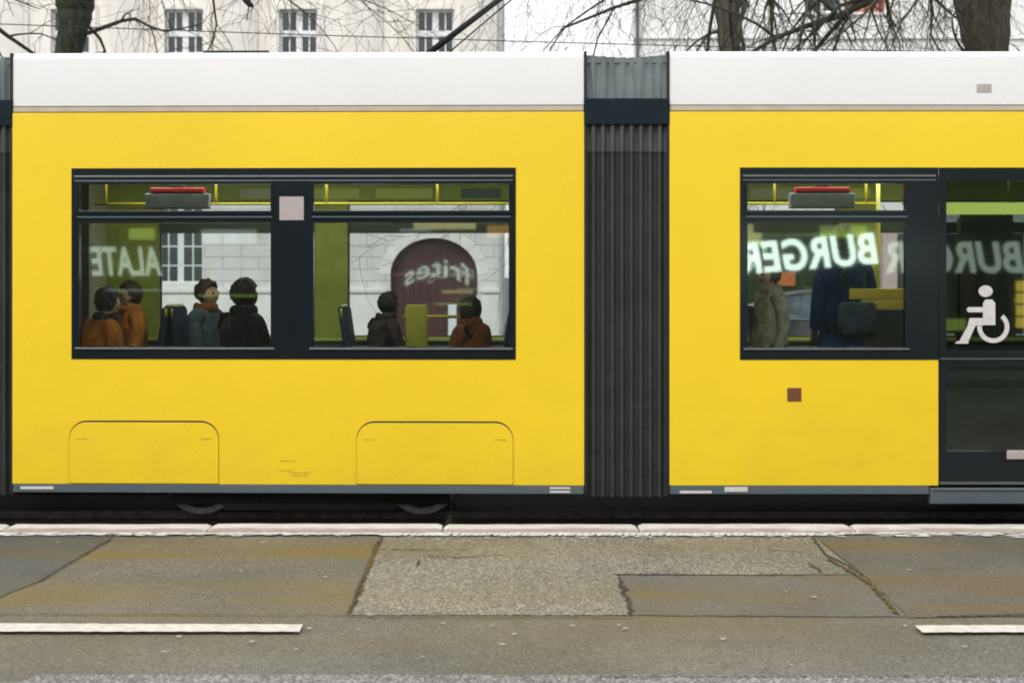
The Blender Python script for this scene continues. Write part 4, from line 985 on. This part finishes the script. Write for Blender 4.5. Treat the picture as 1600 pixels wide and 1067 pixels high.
g = MB(); g.box(BX(990, B2 + 11) + .1, xb, B2 + .3, B2 + 11, .1, 19.9); o = g.build('building_core', render_m); under(br, o)
g = MB(); xq = BX(990, B2 + 11) + .1; g.add([(xa, B2, 20.01), (xb, B2, 20.01), (xb, B2 + 11, 20.01), (xq, B2 + 11, 20.01), (xq, B2 + 5, 24), (xb, B2 + 5, 24)], [(0, 1, 5, 4), (2, 3, 4, 5), (1, 2, 5), (3, 0, 4), (3, 2, 1, 0)]); o = g.build('roof', mat('roof_tile_b', (0.15, 0.07, 0.05), .8, noise=.3)); under(br, o)
redc = mat('red_curtain', (0.30, 0.05, 0.04), .9, base2=(.42, .25, .12), nscale=4)
for i, c in enumerate(rc[1:]):
    for j, (a, b) in enumerate(rfl):
        g = MB(); g.wall(c - rw, c + rw, a, b, B2 + .12, B2 + .18, [(c - rw + .06, c - .03, a + .06, b - .06), (c + .03, c + rw - .06, a + .06, b - .06)]); w = g.build('window', wframe if i != 1 else mat('window_frame_red', (0.30, 0.07, 0.05), .5)); under(br, w)
        g = MB(); g.box(c - rw + .03, c + rw - .03, B2 + .15, B2 + .16, a + .03, b - .03); p = g.build('pane', redc if (i == 1 and j == 0) else wglass); p.parent = w
        g = MB(); g.box(c - rw - .08, c + rw + .08, B2 - .08, B2 - .001, a - .08, a - .001, .01); o = g.build('sill', trim_st); under(br, o)
g = MB(); g.tube([(xa + .08, B2 - .12, .2), (xa + .08, B2 - .12, 20)], .045, 10); o = g.build('downpipe', mat('downpipe_dark', (0.10, 0.13, 0.12), .5), smooth=30); under(br, o)
g = MB(); g.box(xa, xb, B2 - .06, B2 - .001, BZ(62, B2), BZ(66, B2) + .12, .01); o = g.build('string_course', render_m); under(br, o)
shopglass = mat('shop_window_dark', (0.014, 0.03, 0.02), .1, base2=(0.04, 0.06, 0.02), nscale=1.4)
g = MB(); g.box(shop_holes[0][0] - .02, shop_holes[0][1] + .02, B2 + .08, B2 + .11, .88, shop_holes[0][3] + .02); sw = g.build('shop_window', shopglass); under(br, sw)
g = MB(); g.box(shop_holes[2][0] - .02, shop_holes[2][1] + .02, B2 + .08, B2 + .11, .28, shop_holes[2][3] + .02); o = g.build('shop_window', shopglass); under(br, o)
g = MB(); g.box(BX(1150, B2), BX(1352, B2), B2 - .22, B2 - .002, BZ(372, B2), BZ(361, B2), .02); o = g.build('shop_fascia', mat('fascia_green', (0.07, 0.10, 0.02), .5, noise=.4, nscale=1.5)); under(br, o)
g = MB(); g.box(BX(1350, B2), BX(1373, B2), B2 - .08, B2 - .002, .9, BZ(352, B2), .02); o = g.build('shop_banner', mat('banner_olive', (0.42, 0.36, 0.03), .6, noise=.3, nscale=2)); under(br, o)
g = MB(); g.box(BX(1215, B2), BX(1243, B2), B2 + .02, B2 + .06, BZ(447, B2), BZ(425, B2), .01); o = g.build('shop_poster', mat('poster_orange', (0.45, 0.13, 0.02), .6)); under(br, o)
g = MB(); g.box(BX(1376, B2), BX(1400, B2), B2 - .12, B2 - .002, .1, BZ(345, B2), .02); o = g.build('pier', mat('pier_pink', (0.55, 0.43, 0.40), .8, noise=.2)); under(br, o)
# green infill seen behind both: a far street block closing the gap is low and hidden by the tram
# ------------------------------------------------------------------ parked car behind the tram
def car(x, y, label):
    root = empty('car', (x, y, 0), label, 'car')
    pm = mat('car_paint', (0.015, 0.02, 0.018), .25, coat=.6, noise=.2); gm2 = mat('car_glass', (0.10, 0.13, 0.15), .05, noise=.3)
    L2 = 2.1
    prof = [(-2.1, .35), (-2.12, .62), (-2.0, .82), (-1.15, .93), (-.55, 1.38), (.2, 1.46), (1.0, 1.42), (1.75, 1.0), (2.02, .92), (2.1, .6), (2.05, .33)]
    def sec(t, inset, m, name, pr, par):
        pass
    bm = []; n = len(prof); W = .88
    g = MB(); rows = []
    for (yy, f) in ((-W, 0), (-W*.98, 1), (W*.98, 1), (W, 0)):
        rows.append([(px, yy * (1 - .22*max(0, (pz - .9)/.56)), .33 + (pz - .33)*(1 if f else .96)) for px, pz in prof])
    vs = [p for r in rows for p in r]
    g.add(vs, [(j*n+i, j*n+(i+1)%n, (j+1)*n+(i+1)%n, (j+1)*n+i) for j in range(3) for i in range(n)] + [tuple(reversed(range(n))), tuple(3*n+i for i in range(n))])
    b = g.build('body', pm, smooth=35); b.parent = root
    for s in (-1, 1):
        for (pts) in ([(-1.02, .97), (-.52, 1.33), (.12, 1.39), (.12, .97)], [(.2, .97), (.2, 1.39), (.95, 1.35), (1.45, 1.02)]):
            g = MB(); v = []
            for px, pz in pts: v.append((px, s*(W*(1 - .22*max(0, (pz - .9)/.56)) + .004), pz))
            for px, pz in pts: v.append((px, s*(W*(1 - .22*max(0, (pz - .9)/.56)) - .02), pz))
            g.add(v, [(0, 1, 2, 3), (7, 6, 5, 4), (0, 4, 5, 1), (1, 5, 6, 2), (2, 6, 7, 3), (3, 7, 4, 0)]); o = g.build('side_window', gm2); o.parent = root
        for wx in (-1.3, 1.32):
            g = MB(); g.tube([(wx, s*.72, .32), (wx, s*.74, .32), (wx, s*.89, .32), (wx, s*.9, .32)], [.28, .32, .32, .29], 24); o = g.build('wheel', M['rubber'], smooth=30); o.parent = root
            g = MB(); g.tube([(wx, s*.88, .32), (wx, s*.912, .32)], [.19, .17], 16); q = g.build('rim', M['alu'], smooth=30); q.parent = o
        g = MB(); g.box(-2.13, -2.05, min(s*.5, s*.8), max(s*.5, s*.8), .62, .76, .02); o = g.build('headlight', M['whitefilm']); o.parent = root
    return root
car(BX(1260, 24), 24.0, 'black hatchback parked across the street below the shop, behind the standing passengers')

# ------------------------------------------------------------------ trees
def bark(name, c1, c2):
    m = mat(name, c1, .95, base2=c2, nscale=5.0, bump=1.0, bscale=16, detail=9); t = m.node_tree
    mp = t.nodes.new('ShaderNodeMapping'); mp.inputs['Scale'].default_value = (2.2, 2.2, .55)
    tc = [n for n in t.nodes if n.type == 'TEX_COORD'][0]; t.links.new(tc.outputs['Object'], mp.inputs[0])
    for n in t.nodes:
        if n.type == 'TEX_NOISE': t.links.new(mp.outputs[0], n.inputs['Vector'])
        if n.type == 'BUMP': n.inputs['Distance'].default_value = .05
    return m
bk1 = bark('bark_moss', (0.060, 0.066, 0.036), (0.014, 0.020, 0.016)); bk2 = bark('bark_brown', (0.13, 0.115, 0.075), (0.030, 0.038, 0.030)); bk3 = bark('bark_dark', (0.075, 0.062, 0.038), (0.013, 0.018, 0.012))
twigm = mat('twig', (0.075, 0.062, 0.050), .9, base2=(0.03, 0.03, 0.022), nscale=2)
def tree(label, x, y, base_r, trunk_pts, limbs, seed, m, droop=.35, twigs=1.0, levels=4, mt=None):
    rr = random.Random(seed)
    root = empty('tree', (x, y, 0), label, 'tree', 'bare street trees behind the tram')
    g = MB(); pts = []; rad = []
    N = len(trunk_pts)
    for i, (dx, dz, r) in enumerate(trunk_pts):
        pts.append(Vector((dx, rr.uniform(-.04, .04), dz))); rad.append(r)
    # resample for a knobbly trunk
    P2 = []; R2 = []
    for i in range(N-1):
        for k in range(4):
            t = k/4; p = pts[i].lerp(pts[i+1], t); P2.append(p + Vector((rr.uniform(-.012, .012), rr.uniform(-.012, .012), 0))); R2.append((rad[i]*(1-t) + rad[i+1]*t)*rr.uniform(.96, 1.05))
    P2.append(pts[-1]); R2.append(rad[-1]); g.tube(P2, R2, 14)
    o = g.build('trunk', m, smooth=True); o.parent = root
    c = MB(); big = MB()
    def branch(p, d, ln, r, lvl):
        n = 7 if lvl < 3 else 5; pp = [p.copy()]; rd = [r]; d = d.normalized()
        seg = ln / n
        for i in range(n):
            gr_ = -droop*(.3, .5, .75, .35)[min(lvl, 3)]*(1 if lvl > 0 else .3)
            d = (d + Vector((rr.gauss(0, .20), rr.gauss(0, .20), rr.gauss(0, .17) + gr_*.42))).normalized()
            p = p + d*seg; pp.append(p.copy()); rd.append(max(.0028, r*(1 - .8*(i+1)/n)))
            if lvl < levels and i >= 1:
                nb = 1 if lvl == 0 else (1 if rr.random() < .80*twigs else 0)
                for q in range(nb):
                    ax = Vector((rr.gauss(0, 1), rr.gauss(0, 1), rr.gauss(0, 1))); side = d.cross(ax)
                    if side.length < 1e-3: continue
                    nd = (d*rr.uniform(.5, .9) + side.normalized()*rr.uniform(.5, .9)).normalized()
                    branch(p.copy(), nd, ln*rr.uniform(.42, .66), max(.004, rd[-1]*rr.uniform(.5, .75)), lvl+1)
        (big if lvl < 2 else c).tube(pp, rd, 7 if lvl < 2 else 4, cap=False)
    for (lx, lz, dx, dy, dz, ln, r) in limbs:
        branch(Vector((lx, 0, lz)), Vector((dx, dy, dz)), ln, r, 0 if r > .05 else 1)
    o = big.build('limb', m, smooth=True); o.parent = root
    o = c.build('crown', mt or twigm, smooth=True); o.parent = root
    return root
def kk(y): return F / y
# tree 1: left, trunk 85..130 px, forks just above the frame
y = 21.0; X = SX(107, y)
zt = SZ(82, y); zt0 = SZ(0, y)
tree('stout mossy bare tree forking beside the left tram module', X, y, .3,
     [(.05, 0, .36), (.02, 1.2, .27), (0, 3.5, .23), (-.0, zt, .205), (.06, (zt+zt0)/2, .215), (.10, zt0 - .1, .27), (.1, zt0 + .35, .25)],
     [(.15, zt0 - .05, .75, .1, .8, 3.6, .15), (-.02, zt0 + .2, -.25, .1, 1, 3.8, .15), (.1, zt0 + .3, .1, -.3, 1, 3.2, .11),
      (.2, zt0 - .3, .9, .2, -.55, 1.3, .030), (.2, zt + .25, .9, -.1, .35, 2.6, .035), (-.1, zt0 + .3, -.9, -.2, .25, 2.6, .06), (.1, zt0 + .4, .9, -.3, .25, 3.6, .06), (.1, zt0 + .5, .95, .2, .1, 4.6, .055)],
     5, bk1, droop=.42, levels=3)
y = 25.0; X = SX(1140, y); zt = SZ(75, y); zt0 = SZ(0, y)
tree('slim greenish bare tree with a dark limb crossing it near the tram joint', X, y, .25,
     [(.05, 0, .30), (0, 2, .22), (0, zt - .5, .20), (0, zt, .185), (-.05, zt0, .24), (-.10, zt0 + .8, .25)],
     [(.0, zt0 + .1, -.3, .1, 1, 3.5, .15), (.05, zt0 - .1, .75, -.1, .8, 3.6, .14), (-.15, zt + .3, -.95, -.1, -.15, 1.5, .035), (.3, zt0 - .05, -.9, -.4, -.62, 1.9, .05),
      (.3, zt0 + .6, .9, -.2, .1, 3.4, .06), (.6, zt0 + .9, .9, .2, .0, 4.0, .06), (-.3, zt0 + 1.0, -.9, .1, .15, 3.4, .055), (.3, zt0 + .5, .5, -.5, .1, 2.6, .05), (.1, zt0 + 1.0, .0, .1, 1, 3, .1)] + [(.5 + .33*i, zt0 + .5, (-1)**i*.3 + .05, .3*math.cos(i*1.9), -.9, 1.5 + .3*math.sin(i*2.3), .028 + .008*math.cos(i*2.7)) for i in range(11)],
     11, bk2, droop=.55, twigs=1.15, levels=3)
y = 16.5; X = SX(1541, y); zt = SZ(75, y); zt0 = SZ(0, y)
tree('thick dark bare tree with a massive trunk behind the tram door', X, y, .4,
     [(.0, 0, .40), (.0, 1.5, .31), (0, 3.4, .275), (.0, zt, .258), (-.04, zt0, .325), (-.05, zt0 + .5, .34)],
     [(.0, zt0 + .3, -.35, .1, 1, 3.6, .2), (.1, zt0 + .3, .5, .1, 1, 3.6, .2), (-.25, zt0 + .2, -.95, .1, .15, 3.4, .06), (-.2, zt0 + .45, -.9, .35, .1, 3.8, .06), (-.2, zt0 + .7, -.9, -.1, .2, 4.2, .065),
      (.3, zt0 + .2, .9, -.1, .1, 2.6, .05), (-.25, zt - .05, -.6, -.5, .35, .9, .018), (-.2, zt0 + .3, -.7, .6, .05, 3.2, .05), (-.3, zt0 + .9, -1, .3, 0, 5.0, .07)] + [(-.35 - .22*i, zt0 + .35, (-1)**i*.25 - .05, .25*math.sin(i*2.1), -.9, 1.1 + .25*math.sin(i*1.7), .024 + .007*math.sin(i*3.3)) for i in range(13)],
     23, bk3, droop=.55, twigs=1.1, levels=3)
y = 19.5; X = SX(-190, y)
tree('slender bare tree with twigs hanging in at the left edge', X, y, .25, [(0, 0, .26), (0, 2.5, .2), (.02, 5.4, .17), (.05, 6.2, .15)],
     [(0, 6.0, .9, 0, .35, 3.6, .07), (0, 5.6, .9, .2, .1, 3.2, .055), (0, 6.2, -.4, 0, 1, 3, .1), (0, 6.2, .4, .2, 1, 3, .1), (0, 6.1, .8, -.3, .3, 3.4, .06)], 31, bk1, droop=.6, levels=3)

# ------------------------------------------------------------------ overhead wires
wm = mat('wire', (0.03, 0.03, 0.032), .5, metal=.5)
def wire(label, p0, p1, sag, r=.007):
    g = MB(); pts = []
    p0 = Vector(p0); p1 = Vector(p1)
    for i in range(33):
        t = i/32; p = p0.lerp(p1, t); p.z -= sag*4*t*(1-t); pts.append(p)
    g.tube(pts, r, 6); o = g.build('overhead_wire', wm, smooth=True); tag(o, label, 'wire'); return o
y = 17.6
wire('thin overhead span wire running across the bare branches above the tram', (SX(-500, y), y, SZ(18, y)), (SX(2400, 19.5), 19.5, SZ(96, 19.5)), .10, .0065)
# hanging insulator with short arm at the top
y = 17.0
g = MB(); xx = SX(388, y)
g.tube([(xx - .02, y, SZ(-30, y)), (xx - .02, y, SZ(2, y)), (xx + .02, y, SZ(8, y)), (xx + .06, y, SZ(10, y))], [.03, .05, .035, .02], 10); g.tube([(xx + .01, y, SZ(8, y)), (xx - .02, y, SZ(33, y))], .008, 6)
o = g.build('cable_hook', M['iron'], smooth=True); tag(o, 'small dark hook hanging on a cable above the roof box', 'cable hook')
wire('high tram contact cable carrying the dark hook', (SX(-500, 17), 17, SZ(-34, 17)), (SX(2400, 17), 17, SZ(-38, 17)), .05, .006)

# ------------------------------------------------------------------ weed in the kerb joint
g = MB(); rr = random.Random(8)
bx, by = SX(697, 9.6), 9.6
for i in range(16):
    d = Vector((rr.gauss(.1, .35), rr.gauss(0, .2), 1)).normalized(); p = Vector((bx + rr.uniform(-.01, .03), by + rr.uniform(-.01, .02), .0)); pts = [p]
    ln = .15 if i == 0 else rr.uniform(.03, .09)
    for k in range(5): d = (d + Vector((rr.gauss(0, .2), rr.gauss(0, .2), -.02))).normalized(); pts.append(pts[-1] + d*ln/5)
    g.tube(pts, [.0018, .0016, .0014, .0012, .001, .0007], 4)
    for q in pts[2:]:
        if rr.random() < .6:
            s_ = rr.uniform(.004, .010); a = Vector((rr.gauss(0, 1), rr.gauss(0, 1), rr.gauss(0, 1))).normalized()*s_; b = Vector((rr.gauss(0, 1), rr.gauss(0, 1), rr.gauss(0, 1))).normalized()*s_*.5
            g.add([q, q + a + b, q + a*2, q + a - b], [(0, 1, 2, 3)])
o = g.build('weed', mat('weed_brown', (0.07, 0.045, 0.02), .9, noise=.5)); tag(o, 'small dry brown weed growing from a joint behind the kerb', 'weed')

# ------------------------------------------------------------------ takeaway shop behind the photographer (seen reflected in the tram glass)
SB = -3.6; KS = F / (2*D - SB)
def RX(px): return (px - 800)/KS
def RZ(py): return EYE + (YH - py)/KS
shop = empty('takeaway_shop', (0, SB - 1.5, .12), 'low takeaway shop with glowing white letters, mirrored in the tram windows', 'shop')
shop_wall = mat('shop_wall', (0.045, 0.055, 0.045), .7, noise=.5, nscale=1.2)
g = MB(); g.box(-16, 16, SB - 4, SB, .12, 4.3); o = g.build('wall', shop_wall); under(shop, o)
g = MB(); g.box(-16.2, 16.2, SB - 4.2, SB + .25, 4.3, 4.5, .02); o = g.build('roof', M['blackm']); under(shop, o)
lit = emission('lit_letters', (0.80, 1.0, 0.86), 4.0); lit2 = emission('lit_letters_dim', (0.75, 0.9, 0.75), 1.15)
def sign(txt, pxc, pyc, hpx, wpx, m, name='lettering', shear=.2, arc=0.0, off=.02, tilt=0.0):
    cu = bpy.data.curves.new('t', 'FONT'); cu.body = txt; cu.size = 1; cu.shear = shear; cu.offset = off; cu.extrude = .02; cu.align_x = 'CENTER'; cu.space_character = 1.06
    to = bpy.data.objects.new('t', cu); col.objects.link(to); dg = bpy.context.evaluated_depsgraph_get(); dg.update()
    me = bpy.data.meshes.new_from_object(to.evaluated_get(dg)); bpy.data.objects.remove(to)
    xs = [v.co.x for v in me.vertices]; ys = [v.co.y for v in me.vertices]; cx = (min(xs)+max(xs))/2; cy = (min(ys)+max(ys))/2
    sx = (wpx/KS)/(max(xs)-min(xs)); sy = (hpx/KS)/(max(ys)-min(ys))
    for v in me.vertices:
        a = (v.co.x - cx)*sx; b = (v.co.y - cy)*sy; c = v.co.z
        b += arc*(1 - (a/(wpx/KS/2))**2)*hpx/KS*.9 if arc else -tilt*a
        v.co = (RX(pxc) - a, SB + .04 + c, RZ(pyc) + b)     # read from the street, so mirrored in the glass
    me.materials.clear(); me.materials.append(m); o = bpy.data.objects.new(name, me); col.objects.link(o); under(shop, o); return o
sign('BURGER', 1265, 396, 50, 214, lit, off=.026, tilt=.08)
sign('BURGER', 1492, 402, 50, 214, lit2, off=.026)
sign('ALATE', 130, 408, 46, 116, lit2)
sign('frites', 625, 434, 30, 104, lit2, arc=.6, shear=0, off=.01)
rs = random.Random(12); pal = [((.55, .75, .15), 1.0), ((.9, .8, .35), 1.2), ((.5, .6, .58), .7), ((.9, .45, .12), .8), ((.35, .5, .12), .9)]
for i in range(26):      # glowing panels added to vary the glass reflections, under and over the lettering
    px0 = rs.uniform(-60, 1640); w_ = rs.uniform(20, 110); up_ = rs.random() < .4; py0 = rs.uniform(345, 366) if up_ else rs.uniform(446, 505); h_ = rs.uniform(2, 7) if rs.random() < .5 else rs.uniform(12, 24)
    c_, e_ = rs.choice(pal)
    if not up_ and 1120 < px0 + w_/2 < 1440: continue
    g = MB(); g.box(RX(px0), RX(px0 + w_), SB + .002 + .0004*i, SB + .02 + .0004*i, RZ(py0 + h_), RZ(py0), .003); o = g.build('price_board', emission('display_%d' % i, c_, e_*.6)); under(shop, o)
g = MB()
for i in range(4): g.box(RX(1588), RX(1650), SB + .002, SB + .05, RZ(447 + i*19 + 8), RZ(447 + i*19 - 8), .01)
o = g.build('menu_board', emission('menu_yellow', (0.9, 0.62, 0.08), 2.2)); under(shop, o)
